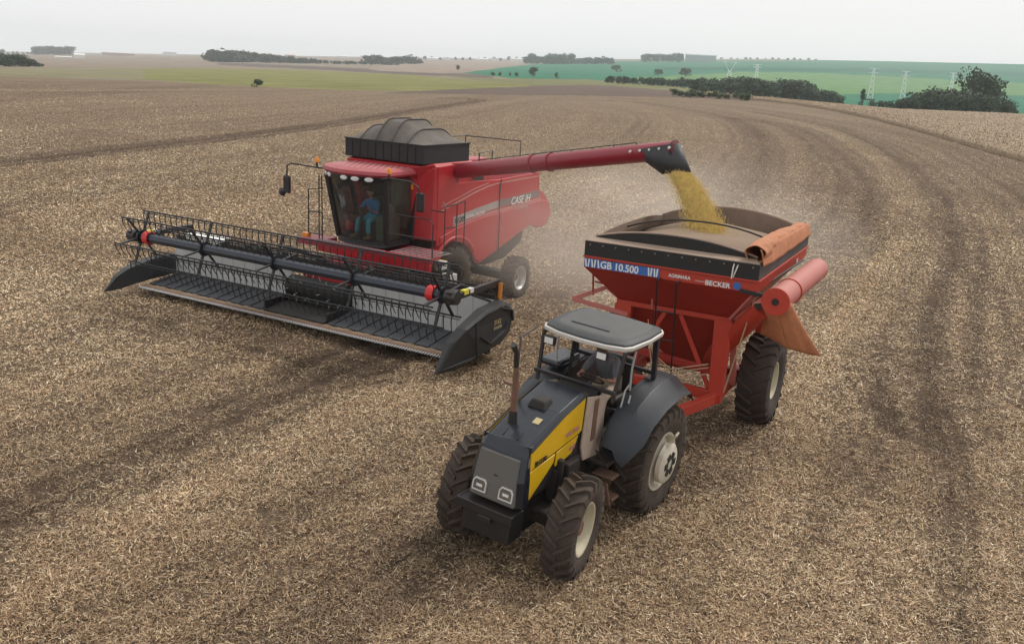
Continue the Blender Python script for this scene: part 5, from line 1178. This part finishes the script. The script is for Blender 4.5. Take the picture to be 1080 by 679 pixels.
# frame
b = MB(); b.hexa([(1.42, .84, .72), (1.56, .84, .72), (1.56, 1.08, .72), (1.42, 1.08, .72), (1.42, .80, 2.28), (1.56, .80, 2.28), (1.56, 1.14, 2.28), (1.42, 1.14, 2.28)]); b.build('front_post', 'cart_red', G, bevel=.01)
MB().beam((1.40, 1.12, 2.3), (.7, 1.08, .85), .12, .05).build('post_brace', 'cart_pink', G, bevel=.01)
b = MB(); b.hexa([(1.42, -1.08, .72), (1.56, -1.08, .72), (1.56, -.84, .72), (1.42, -.84, .72), (1.42, -1.14, 2.28), (1.56, -1.14, 2.28), (1.56, -.80, 2.28), (1.42, -.80, 2.28)]); b.build('front_post', 'cart_red', G, bevel=.01)
for s in (-1, 1):
    MB().beam((-1.4, s * .95, .82), (1.6, s * .95, .82), .16, .20).build('chassis_rail', 'cart_red', G, bevel=.012)
    MB().beam((1.55, s * .95, .80), (3.45, s * .12, .62), .14, .20).build('drawbar_rail', 'cart_red', G, bevel=.012)
    MB().beam((-1.38, s * 1.0, .85), (-1.38, s * 1.05, 2.28), .14, .2).build('rear_post', 'cart_red', G, bevel=.01)
    MB().beam((1.48, s * .15, 2.25), (1.48, s * .82, .95), .06, .08).build('diagonal_brace', 'cart_red', G, bevel=.01)
MB().beam((1.49, -.95, .84), (1.49, .95, .84), .14, .18).build('cross_beam', 'cart_red', G, bevel=.01)
MB().beam((1.49, -.90, 1.45), (1.49, .85, 1.30), .10, .14).build('cross_beam', 'cart_red_shaded', G, bevel=.01)
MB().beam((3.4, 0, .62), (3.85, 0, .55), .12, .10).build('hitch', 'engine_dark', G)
MB().beam((0, -1.35, .87), (0, 1.35, .87), .2, .2).build('axle', 'cart_red_shaded', G, bevel=.02)
for s in (1, -1): wheel(G, 'c', (0, s * 1.46, .87), .885, .62, s, 20, 'tyre', 'rim_cream', hub=.40, dish=-.04, plate=.1)
# outrigger and stand at the right front
b = MB(); b.beam((1.55, -.85, 2.10), (1.55, -2.02, 2.22), .07, .08).beam((1.55, -2.02, 2.22), (1.45, -1.37, 2.53), .07, .08).beam((1.45, -1.37, 2.53), (1.45, -1.05, 2.33), .05, .05); b.build('outrigger', 'cart_pink', G, bevel=.008)
b = MB(); b.beam((1.6, -1.62, 3.0), (1.5, -1.62, 2.35), .03, .03).beam((1.5, -.9, 2.55), (1.5, -1.6, 2.62), .03, .03); b.build('outrigger_stay', 'cart_red_shaded', G)
bo_ = MB().lathe([(0, .001), (0, .014), (.008, .012), (.010, .001)], (0, 0, 0), 'x', 8).build('rivet', 'rim_dirt', G); bo_.location = (XF + .026, -1.5, 3.44)
for i_ in range(1, 13): share(bo_, G, (XF + .026, -1.5 + i_ * .25, 3.44))
# ladder
b = MB(); b.tube([(2.12, -.16, 2.98), (1.95, -.18, 2.2), (1.75, -.20, 1.0)], .016, 6).tube([(2.12, .20, 2.98), (1.95, .18, 2.2), (1.75, .16, 1.0)], .016, 6)
b.tube([(2.12, -.16, 2.98), (2.08, -.1, 3.02)], .016, 6).tube([(2.12, .20, 2.98), (2.08, .26, 3.02)], .016, 6)
ldr = b.build('ladder', 'black_paint', G, smooth=True)
for t in (.30, .58, .86):
    x = 2.12 - .35 * t; z = 2.98 - 1.95 * t; MB().tube([(x, -.17, z), (x, .18, z)], .013, 6).build('rung', 'black_paint', ldr)
for dz_, dx_ in ((0, 0), (.07, .03), (-.12, .05)):
    MB().tube([(1.55, -.45, 2.0 + dz_), (1.8 + dx_, -.2, 1.45 + dz_), (1.9 + dx_, .2, 1.25 + dz_), (1.6, .80, 1.38 + dz_)], .011, 6).build('hose', 'hose', G, smooth=True)
# unload auger of the cart
b = MB(); b.tube([(.4, .45, 1.15), (1.2, .95, 1.75), (1.92, 1.70, 2.72)], .17, 18); b.build('lower_auger', 'cart_red', G, smooth=True)
b = MB(); b.tube([(2.24, 1.97, 2.95), (-.95, 2.06, 2.99)], .215, 28); ua = b.build('folding_auger', 'cart_pink', G, smooth=True)
MB().tube([(2.26, 1.97, 2.95), (2.20, 1.97, 2.95)], .235, 28).build('auger_cap', 'cart_red', ua, smooth=True); MB().tube([(1.35, 2.0, 2.96), (1.30, 2.0, 2.96)], .232, 28).build('auger_band', 'cart_red', ua, smooth=True); MB().tube([(2.285, 1.97, 2.95), (2.25, 1.97, 2.95)], .06, 10).build('auger_shaft', 'engine_dark', ua, smooth=True)
b = MB(); b.beam((2.10, 1.32, 3.02), (2.05, 1.95, 2.96), .06, .07).beam((1.95, 1.6, 2.75), (2.1, 1.9, 2.85), .1, .1).tube([(2.0, 1.55, 3.0), (-1.4, 1.70, 3.05)], .025, 6); b.build('folding_arm', 'black_paint', G, bevel=.006)
def slv(u_, v_):
    a = 2 * pi * v_; r_ = .22 + .21 * u_; fold = 1 + .12 * sin(4 * a + 1.5) * u_ + .05 * sin(9 * a + 2) * u_
    return (2.08 - .62 * u_ + r_ * cos(a) * fold * (.8 - .25 * u_), 1.98 + .20 * u_ ** 1.2 + r_ * sin(a) * fold * (1 + .1 * u_), 2.93 - .88 * u_ - .10 * u_ * sin(a))
b = MB(); b.grid(slv, 16, 44); b.build('spout_sleeve', 'orange_canvas', G, smooth=True, solid=.01)
MB().beam((2.02, 1.60, 3.0), (1.55, 1.12, .95), .018, .018).build('stay_cable', 'hose', G)

# grain heap in the cart
def heap(u_, v_):
    x = XR + .08 + (XF - XR - .2) * u_; y = -1.55 + 3.1 * v_
    d2 = ((x + 1.1) / 1.5) ** 2 + ((y + .3) / 1.2) ** 2
    e_ = min(1, (1 - abs(2 * u_ - 1)) * 5); return (x, y, 3.28 + .20 * e_ * (1 - abs(y / 1.56) ** 2.2) + .12 * math.exp(-d2 * 2.2) + .012 * sin(x * 5 + y * 3))
hp2 = thing('grain_heap', 'dusty tan heap of harvested grain inside the red cart', 'grain', (CX, CY, 0), CH)
ho = MB().grid(heap, 50, 40).build('heap_surface', 'grain_heap', hp2, smooth=True); hp2['kind'] = 'stuff'; ho['kind'] = 'stuff'

# falling grain stream: thousands of kernels
import bpy as _b
bpy.context.view_layer.update()
Pout = K.matrix_world @ (J1 + ad * .06 + V3(0, 0, -.46)); adw = (K.matrix_world.to_3x3() @ ad).normalized()
Pin = G.matrix_world @ V3(-.70, -.12, 3.42)
print('stream', Pout, Pin)
def stream(N=210000):
    t = rng.uniform(0, 1, N) ** .9; H = Pout.z - Pin.z; tz = .45 * t + .55 * t * t
    cx = Pout.x + (Pin.x - Pout.x) * t; cy = Pout.y + (Pin.y - Pout.y) * t; cz = Pout.z - H * tz
    r = rng.uniform(0, 1, N) ** .5 * 1.5; out = rng.uniform(0, 1, N) < .07; r[out] *= rng.uniform(1, 1.9, out.sum())
    sp = .135 + .085 * t + .10 * np.clip(t - .85, 0, 1) / .15; a = rng.uniform(0, 2 * pi, N)
    L = np.stack([cx + np.cos(a) * r * sp * .92, cy + np.sin(a) * r * sp * 1.1, cz + rng.normal(0, .03, N)], 1)
    s = rng.uniform(.004, .009, N)[:, None]; e = rng.normal(0, 1, (N, 3)); e /= np.linalg.norm(e, axis=1)[:, None]
    dr = np.array([0, 0, 1.]) * (.020 + .045 * t[:, None])
    V = np.stack([L - e * s, L + e * s, L + dr], 1).reshape(-1, 3)
    return V, np.arange(N * 3).reshape(-1, 3)
Vg, Fg = stream(); me = np_mesh('falling_grain', Vg, Fg, M['grain'], False); go = bpy.data.objects.new('falling_grain', me); COL.objects.link(go)
tag(go, 'golden stream of grain pouring from the black spout into the red cart', 'grain', kind='stuff')

# ================================================================== DISTANT COUNTRYSIDE
def leafmat(name, col):
    m = bpy.data.materials.new(name); m.use_nodes = True; nn = m.node_tree.nodes; ll = m.node_tree.links; p = nn['Principled BSDF']; p.inputs['Roughness'].default_value = .8
    oi = nn.new('ShaderNodeObjectInfo'); ge = nn.new('ShaderNodeNewGeometry'); nz = nn.new('ShaderNodeTexNoise'); nz.inputs['Scale'].default_value = .35; ll.new(ge.outputs['Position'], nz.inputs['Vector'])
    ad_ = nn.new('ShaderNodeMath'); ad_.operation = 'ADD'; ll.new(oi.outputs['Random'], ad_.inputs[0]); ll.new(nz.outputs['Fac'], ad_.inputs[1])
    ml = nn.new('ShaderNodeMath'); ml.operation = 'MULTIPLY'; ll.new(ad_.outputs[0], ml.inputs[0]); ml.inputs[1].default_value = .5
    mx = nn.new('ShaderNodeMix'); mx.data_type = 'RGBA'; ll.new(ml.outputs[0], mx.inputs['Factor']); mx.inputs['A'].default_value = tuple(c * .6 for c in col) + (1,); mx.inputs['B'].default_value = tuple(c * 1.5 for c in col) + (1,)
    ll.new(mx.outputs['Result'], p.inputs['Base Color']); M[name] = m
leafmat('leaf_dark', (.034, .056, .030)); leafmat('leaf_mid', (.046, .078, .036))
def crown_mesh(seed, w_, h_, z0, nleaf=1400, blobs=9, leaf=.09, conic=False):
    r = np.random.default_rng(seed); cs = []; 
    for i in range(blobs):
        a = r.uniform(0, 2 * pi); q_ = r.uniform(0, .62); zz = r.uniform(.15, .85)
        if conic: q_ *= (1.05 - zz)
        cs.append((cos(a) * q_ * w_ / 2, sin(a) * q_ * w_ / 2, z0 + zz * h_, r.uniform(.20, .34) * w_ * ((1.2 - zz) if conic else 1)))
    cs = np.array(cs); k = r.integers(0, blobs, nleaf); d = r.normal(0, 1, (nleaf, 3)); d /= np.linalg.norm(d, axis=1)[:, None]
    P = cs[k, :3] + d * (cs[k, 3] * r.uniform(.55, 1.08, nleaf) ** .6)[:, None] * np.array([1, 1, .8]); P[:, 2] = np.maximum(P[:, 2], z0 * .6)
    e = r.normal(0, 1, (nleaf, 3)); e /= np.linalg.norm(e, axis=1)[:, None]; f = np.cross(e, d + .4 * r.normal(0, 1, (nleaf, 3))); f /= np.linalg.norm(f, axis=1)[:, None]
    s = (leaf * w_ * r.uniform(.5, 1.2, nleaf))[:, None]
    V = np.stack([P - e * s, P - f * s * .7, P + e * s, P + f * s * .7], 1).reshape(-1, 3); F = np.arange(nleaf * 4).reshape(-1, 4)
    return V, F
TM = []
for i in range(5):
    Vt, Ft = crown_mesh(100 + i, 1.0, .85, .12, 900, 9, .055); TM.append(np_mesh('tree_crown', Vt, Ft, M['leaf_dark' if i % 2 else 'leaf_mid'], False))
Vt, Ft = crown_mesh(200, .62, .95, .08, 900, 10, .05, True); TC = np_mesh('conifer_crown', Vt, Ft, M['leaf_dark'], False)
tkm = MB(); tkm.tube([(0, 0, -.05), (.01, 0, .2), (0, .01, .5), (.02, 0, .75)], [.035, .026, .018, .008], 6)
for a in range(5): tkm.tube([(0, 0, .25 + a * .08), (.22 * cos(a * 2.3), .22 * sin(a * 2.3), .5 + a * .07)], [.014, .004], 5)
tk0 = tkm.build('trunk', 'bark', None); TKM = tk0.data; bpy.data.objects.remove(tk0)
rt_ = random.Random(9)
def far_tree(x, y, z, w_, h_, label, group=None, conic=False, parts=False, name='tree'):
    me_ = TC if conic else rt_.choice(TM)
    if parts:
        r = thing(name, label, 'tree', (x, y, z), rt_.uniform(0, 6), group)
        c = bpy.data.objects.new('crown', me_); t_ = bpy.data.objects.new('trunk', TKM)
        for o_ in (c, t_): COL.objects.link(o_); o_.parent = r
        c.scale = t_.scale = (w_, w_, h_); return r
    o_ = bpy.data.objects.new(name, me_); COL.objects.link(o_); o_.location = (x, y, z - h_ * .05); o_.rotation_euler = (0, 0, rt_.uniform(0, 6)); o_.scale = (w_, w_, h_)
    return tag(o_, label, 'tree', group)
def row(pts, n_, D, hpx, label, group, wf=1.1, jit=.25, conic=.0, parts=False, mass=None):
    acc = []
    """trees along a surveyed line; hpx is the height each shows from the drone"""
    P_ = np.array(pts, float); k = np.linspace(0, len(P_) - 1, n_)
    for i, kk in enumerate(k):
        u_ = np.interp(kk, range(len(P_)), P_[:, 0]) + rt_.uniform(-1, 1) * 1.5; v_ = np.interp(kk, range(len(P_)), P_[:, 1])
        Dm = D * rt_.uniform(.97, 1.03); x, y, z = at_dist(u_, v_, Dm)
        dx, dy, dz = [float(q_) for q_ in px_dir(u_, v_)]; zb = CAMH + dz / sqrt(dx * dx + dy * dy) * Dm
        hh = hpx if not isinstance(hpx, (list, tuple)) else np.interp(kk, range(len(hpx)), hpx)
        h_ = hh / FPX * Dm * rt_.uniform(1 - jit, 1 + jit) + max(0, zb - z)
        lab_ = label
        if not mass and n_ > 10:
            fr_ = (i + .5) / n_; lab_ = label.replace(' in the ', ' %s in the ' % ('at the left end' if fr_ < .12 else 'left of centre' if fr_ < .42 else 'at the centre' if fr_ < .6 else 'right of centre' if fr_ < .88 else 'at the right end'), 1) if ' in the ' in label else label
        if mass:
            w_ = h_ * wf * rt_.uniform(.85, 1.25); Vt_, Ft_ = crown_mesh(rt_.randrange(10 ** 6), 1., .9, .05, 260, 7, .10); acc.append(Vt_ * [w_, w_, h_] + [x, y, z]); continue
        far_tree(x, y, z, h_ * wf * rt_.uniform(.85, 1.25), h_, lab_, group, rt_.random() < conic, parts)
    if mass:
        V_ = np.concatenate(acc); o_ = bpy.data.objects.new(mass, np_mesh(mass, V_, np.arange(len(V_)).reshape(-1, 4), M['leaf_dark'], False)); COL.objects.link(o_); tag(o_, label, 'wood', kind='stuff')
# valley wood on the right, nearer hedge, lone trees
row([(640, 86), (690, 90), (730, 93), (790, 98)], 44, 520, [5, 7, 9, 11], 'dark green tree in the row running down the valley', 'trees in the valley row')
row([(730, 93), (790, 101), (840, 107), (885, 110)], 44, 400, [9, 16, 17, 9], 'rounded dark tree in the thick belt along the valley bottom', 'trees in the valley belt', 1.2)
row([(712, 103), (740, 104.5), (788, 107)], 15, 230, 6.5, 'low dark bush on the grassy rise before the valley belt', 'bushes on the rise', 1.5)
row([(948, 114), (985, 117), (1020, 119), (1064, 121)], 34, 330, [9, 20, 17, 14], 'dark leafy tree in the clump behind the uncut crop', 'trees in the right clump', 1.1, .15)
row([(920, 111), (940, 112)], 3, 330, 5, 'small bush between the lone tree and the right clump', 'small bushes')
def single(u_, v_, D, hpx, label, wf=1., conic=False, name='tree'):
    x, y, z = at_dist(u_, v_, D); dx, dy, dz = [float(q_) for q_ in px_dir(u_, v_)]; zb = CAMH + dz / sqrt(dx * dx + dy * dy) * D
    h_ = hpx / FPX * D + max(0, zb - z); return far_tree(x, y, z, h_ * wf, h_, label, None, conic, True, name)
single(909, 110, 330, 17, 'lone dark pointed tree just beyond the crest of the crop', .85, True)
single(1028, 116, 345, 38, 'tallest tree with a dark domed crown rising over the right clump', .85)
single(1042, 116, 350, 30, 'tree leaning against the tallest domed tree on its right side', .8)
single(271, 89.5, 190, 5.5, 'small dark bush alone in the yellow green field', 1.5, name='bush')
row([(-40, 73), (0, 73), (22, 72.5), (44, 72)], 26, 520, [12, 11, 10, 3], 'dark tree in the low grove at the left edge', 'trees in the left grove', 1.5)
row([(37, 58), (75, 58)], 20, 2400, 7.5, 'bluish tree in the square plantation on the left skyline', 'left skyline plantation', .9, .1)
row([(-60, 57), (4, 57)], 8, 2400, 4.5, 'faint bluish tree at the far left skyline', 'far left skyline trees')
row([(8, 57), (34, 57)], 6, 2600, 2, 'tiny shrub on the far left skyline', 'skyline shrubs')
row([(222, 60), (260, 61.5), (330, 66.5), (420, 72)], 120, 1300, [5.5, 4.5, 3.2, 3.5, 5], 'blue green band of trees slanting across the left half of the horizon', None, 1.5, .5, mass='tree_belt')
row([(385, 71), (442, 69)], 26, 1500, 6.5, 'blue green copse at the right end of the slanting tree band', None, 1.3, .45, mass='copse')
row([(440, 65), (560, 63)], 16, 2500, 3, 'tiny dark tree between the white roofs on the skyline', 'skyline trees by the roofs')
row([(553, 67), (600, 66)], 20, 1900, 8, 'blue grey tree in the grove atop the green hillside', 'grove above the green hillside', 1.1)
row([(575, 66), (645, 65)], 26, 1950, 4, 'low dark hedge beside the grove on the skyline', None, 1.6, mass='hedge')
row([(679, 64), (718, 64)], 18, 2300, 6.5, 'blue grey tree in the middle skyline plantation', 'middle skyline plantation', .9, .15)
row([(762, 64), (860, 64)], 14, 3000, 1.8, 'tiny tree dotting the right part of the skyline', 'right skyline trees', 1.8)
row([(520, 80), (545, 81)], 4, 620, 4, 'grey green bush at the foot of the green hillside', 'bushes at the hillside foot', 1.3)
single(562, 82, 640, 10, 'round grey green tree at the foot of the hillside', 1.1)
single(483, 78, 900, 5, 'small grey tree between the tan and green fields', 1.1)
single(587, 83, 600, 6, 'thin grey tree right of the round hillside tree', .8)
single(651, 72, 1200, 3, 'dark shrub high on the teal hillside', 1.8, name='shrub')
single(694, 75, 1000, 2, 'lower dark shrub on the teal hillside', 2., name='shrub')
single(724, 74, 1000, 2, 'right dark shrub on the teal hillside', 2., name='shrub')
# buildings
def house(u_, v_, D, wpx, hpx, label, wall='white_wall', roof='grey_roof', name='farm_building', depth=.6):
    x, y, z = at_dist(u_, v_, D); dx, dy, dz = [float(q_) for q_ in px_dir(u_, v_)]; zb = CAMH + dz / sqrt(dx * dx + dy * dy) * D
    w_ = wpx / FPX * D / 2; h_ = hpx / FPX * D; d_ = w_ * depth; z = max(z, zb) if zb - z < h_ * 2 else z
    r = thing(name, label, 'building', (x, y, z), -atan2(x, y)); hw = h_ * .68
    MB().box(-w_, w_, -d_, d_, -h_, hw).build('wall', wall, r)
    MB().prism([(-d_ * 1.1, hw), (0, h_), (d_ * 1.1, hw)], 'x', -w_ * 1.04, w_ * 1.04).build('roof', roof, r)
    return r
bb = house(84, 62.5, 1500, 9, 4.5, 'white farm building standing left in the brown fields', 'white_wall', 'white_wall')
house(67, 62.5, 1520, 14, 1.6, 'long low white shed beside the white farm building', 'white_wall', 'white_wall')
house(739, 61.5, 2300, 30, 3.4, 'long low grey shed right of the middle skyline plantation', 'grey_roof', 'grey_roof', depth=.2)
house(125, 57.5, 2400, 28, 1.4, 'long pale brown shed on the left skyline', 'shed_roof', 'shed_roof', depth=.2)
for i, (u_, wp) in enumerate(((440, 8), (456, 11), (472, 9), (508, 12), (522, 8), (545, 14))):
    house(u_, 64.3, 2400, wp, 2.6, ['leftmost white roofed shed of the skyline settlement', 'white shed with wide roof in the skyline settlement', 'pale shed in the middle of the skyline settlement', 'long pale roof right of the skyline settlement middle', 'small white roof near the right settlement end', 'low white warehouse at the right end of the settlement'][i], 'white_wall', 'white_wall' if i % 2 else 'grey_roof')
for i, (u_, wp) in enumerate(((285, 14), (306, 10), (362, 12), (385, 9), (400, 8))):
    house(u_, 60.0 + i * .9, 2600, wp, 2.4, ['long reddish roof behind the slanting tree row', 'small reddish shed behind the slanting tree row', 'white shed peeping over the slanting tree row', 'pale roof over the right half of the tree row', 'reddish shed at the right end of the tree row'][i], ['shed_roof', 'shed_roof', 'white_wall', 'white_wall', 'shed_roof'][i], ['shed_roof', 'shed_roof', 'white_wall', 'grey_roof', 'shed_roof'][i])
house(179, 57, 2500, 12, 1.6, 'pale roof on the skyline left of the tree row')
# lattice pylons
def pylon(u_, v_, D, hpx, wpx, label, y_type=False):
    x, y, z = at_dist(u_, v_, D); dx, dy, dz = [float(q_) for q_ in px_dir(u_, v_)]; z = max(z, CAMH + dz / sqrt(dx * dx + dy * dy) * D) if False else z
    h_ = hpx / FPX * D; w_ = wpx / FPX * D; t_ = .05 / 96 * D / 5; b = MB(); r = max(t_, .16)
    r = thing('pylon', label, 'pylon', (x, y, z), -atan2(x, y)); rad = .00032 * D
    for sx_ in (-1, 1):
        for sy_ in (-1, 1): b.tube([(sx_ * w_ * .28, sy_ * w_ * .28, 0), (sx_ * w_ * .08, sy_ * w_ * .08, h_ * (.62 if y_type else .97))], rad, 4)
    nb_ = 6
    for k in range(nb_):
        a, c = k / nb_, (k + 1) / nb_; wa, wc = w_ * (.28 - .2 * a), w_ * (.28 - .2 * c); za, zc = h_ * .62 * a, h_ * .62 * c
        if not y_type: za, zc = za / .62 * .97, zc / .62 * .97
        b.tube([(-wa, -wa, za), (wc, -wc, zc)], rad * .6, 4).tube([(wa, -wa, za), (-wc, -wc, zc)], rad * .6, 4).tube([(-wa, wa, za), (wc, wc, zc)], rad * .6, 4)
    b.build('tower', 'pylon', r)
    b = MB()
    if y_type:
        for sx_ in (-1, 1): b.tube([(sx_ * w_ * .08, 0, h_ * .62), (sx_ * w_ * .45, 0, h_), (sx_ * w_ * .30, 0, h_ * 1.03)], rad, 4)
        b.tube([(-w_ * .6, 0, h_ * .97), (w_ * .6, 0, h_ * .97)], rad, 4)
    else:
        for f_ in (.82, .95): b.tube([(-w_ * .5, 0, h_ * f_), (w_ * .5, 0, h_ * f_)], rad * .9, 4)
    b.build('crossarm', 'pylon', r)
    MB().box(-w_ * .5, w_ * .5, -w_ * .4, w_ * .4, -1, .9).build('base_scrub', 'leaf_dark', r)
pylon(768.5, 84, 780, 22, 13, 'white pylon with a forked head, leftmost on the green hillside', True)
pylon(797.5, 82, 850, 19, 8, 'second pylon from the left on the green hillside')
pylon(918.5, 97, 640, 31, 9, 'tall faint pylon behind the lone pointed tree')
pylon(953, 94, 690, 29, 8, 'tall pylon right of the lone pointed tree')
pylon(1004, 87.5, 850, 22, 6, 'faint pylon left of the tallest domed tree')

# ================================================================== AIR AND DUST
def volbox(name, loc, sc, dens, col, noise=None, aniso=0.2, sph=False):
    m = bpy.data.materials.new(name); m.use_nodes = True; nn = m.node_tree.nodes; ll = m.node_tree.links; nn.remove(nn['Principled BSDF'])
    v = nn.new('ShaderNodeVolumePrincipled'); v.inputs['Color'].default_value = col + (1,); v.inputs['Anisotropy'].default_value = aniso
    if noise:
        tc = nn.new('ShaderNodeTexCoord'); gd = nn.new('ShaderNodeTexGradient'); gd.gradient_type = 'SPHERICAL'; ll.new(tc.outputs['Object'], gd.inputs['Vector'])
        nz = nn.new('ShaderNodeTexNoise'); nz.inputs['Scale'].default_value = noise; nz.inputs['Detail'].default_value = 3; ll.new(tc.outputs['Object'], nz.inputs['Vector'])
        mr = nn.new('ShaderNodeMapRange'); mr.inputs['From Min'].default_value = .35; mr.inputs['From Max'].default_value = .7; ll.new(nz.outputs['Fac'], mr.inputs['Value'])
        mu = nn.new('ShaderNodeMath'); mu.operation = 'MULTIPLY'; ll.new(gd.outputs['Fac'], mu.inputs[0]); ll.new(mr.outputs[0], mu.inputs[1])
        m2 = nn.new('ShaderNodeMath'); m2.operation = 'MULTIPLY'; ll.new(mu.outputs[0], m2.inputs[0]); m2.inputs[1].default_value = dens; ll.new(m2.outputs[0], v.inputs['Density'])
    else: v.inputs['Density'].default_value = dens
    ll.new(v.outputs[0], nn['Material Output'].inputs['Volume']); M[name] = m
    b = MB()
    if sph: b.lathe([(-1, .02), (-.8, .6), (-.4, .917), (0, 1), (.4, .917), (.8, .6), (1, .02)], (0, 0, 0), 'z', 20); b.f.append(tuple(range(19, -1, -1))); b.f.append(tuple(6 * 20 + k for k in range(20)))
    else: b.box(-1, 1, -1, 1, -1, 1)
    o_ = b.build(name, name, None); o_.location = loc; o_.scale = sc; o_['kind'] = 'stuff'; return o_
DC = volbox('dust_cloud', (3.2, 23.0, 2.6), (6.0, 4.5, 2.6), .34, (.97, .90, .82), noise=1.6, aniso=.2, sph=True)
DC['label'] = 'thin tan dust drifting behind the combine and over the cart'; DC['category'] = 'dust'
S.cycles.volume_step_rate = 2.0; S.cycles.volume_max_steps = 64
HAZE = volbox('haze', (0, 0, -22), (4600, 4600, 95), 2.0e-4, (.90, .96, 1.0), aniso=.0)
HAZE['label'] = 'thin pale blue haze over the countryside'; HAZE['category'] = 'haze'
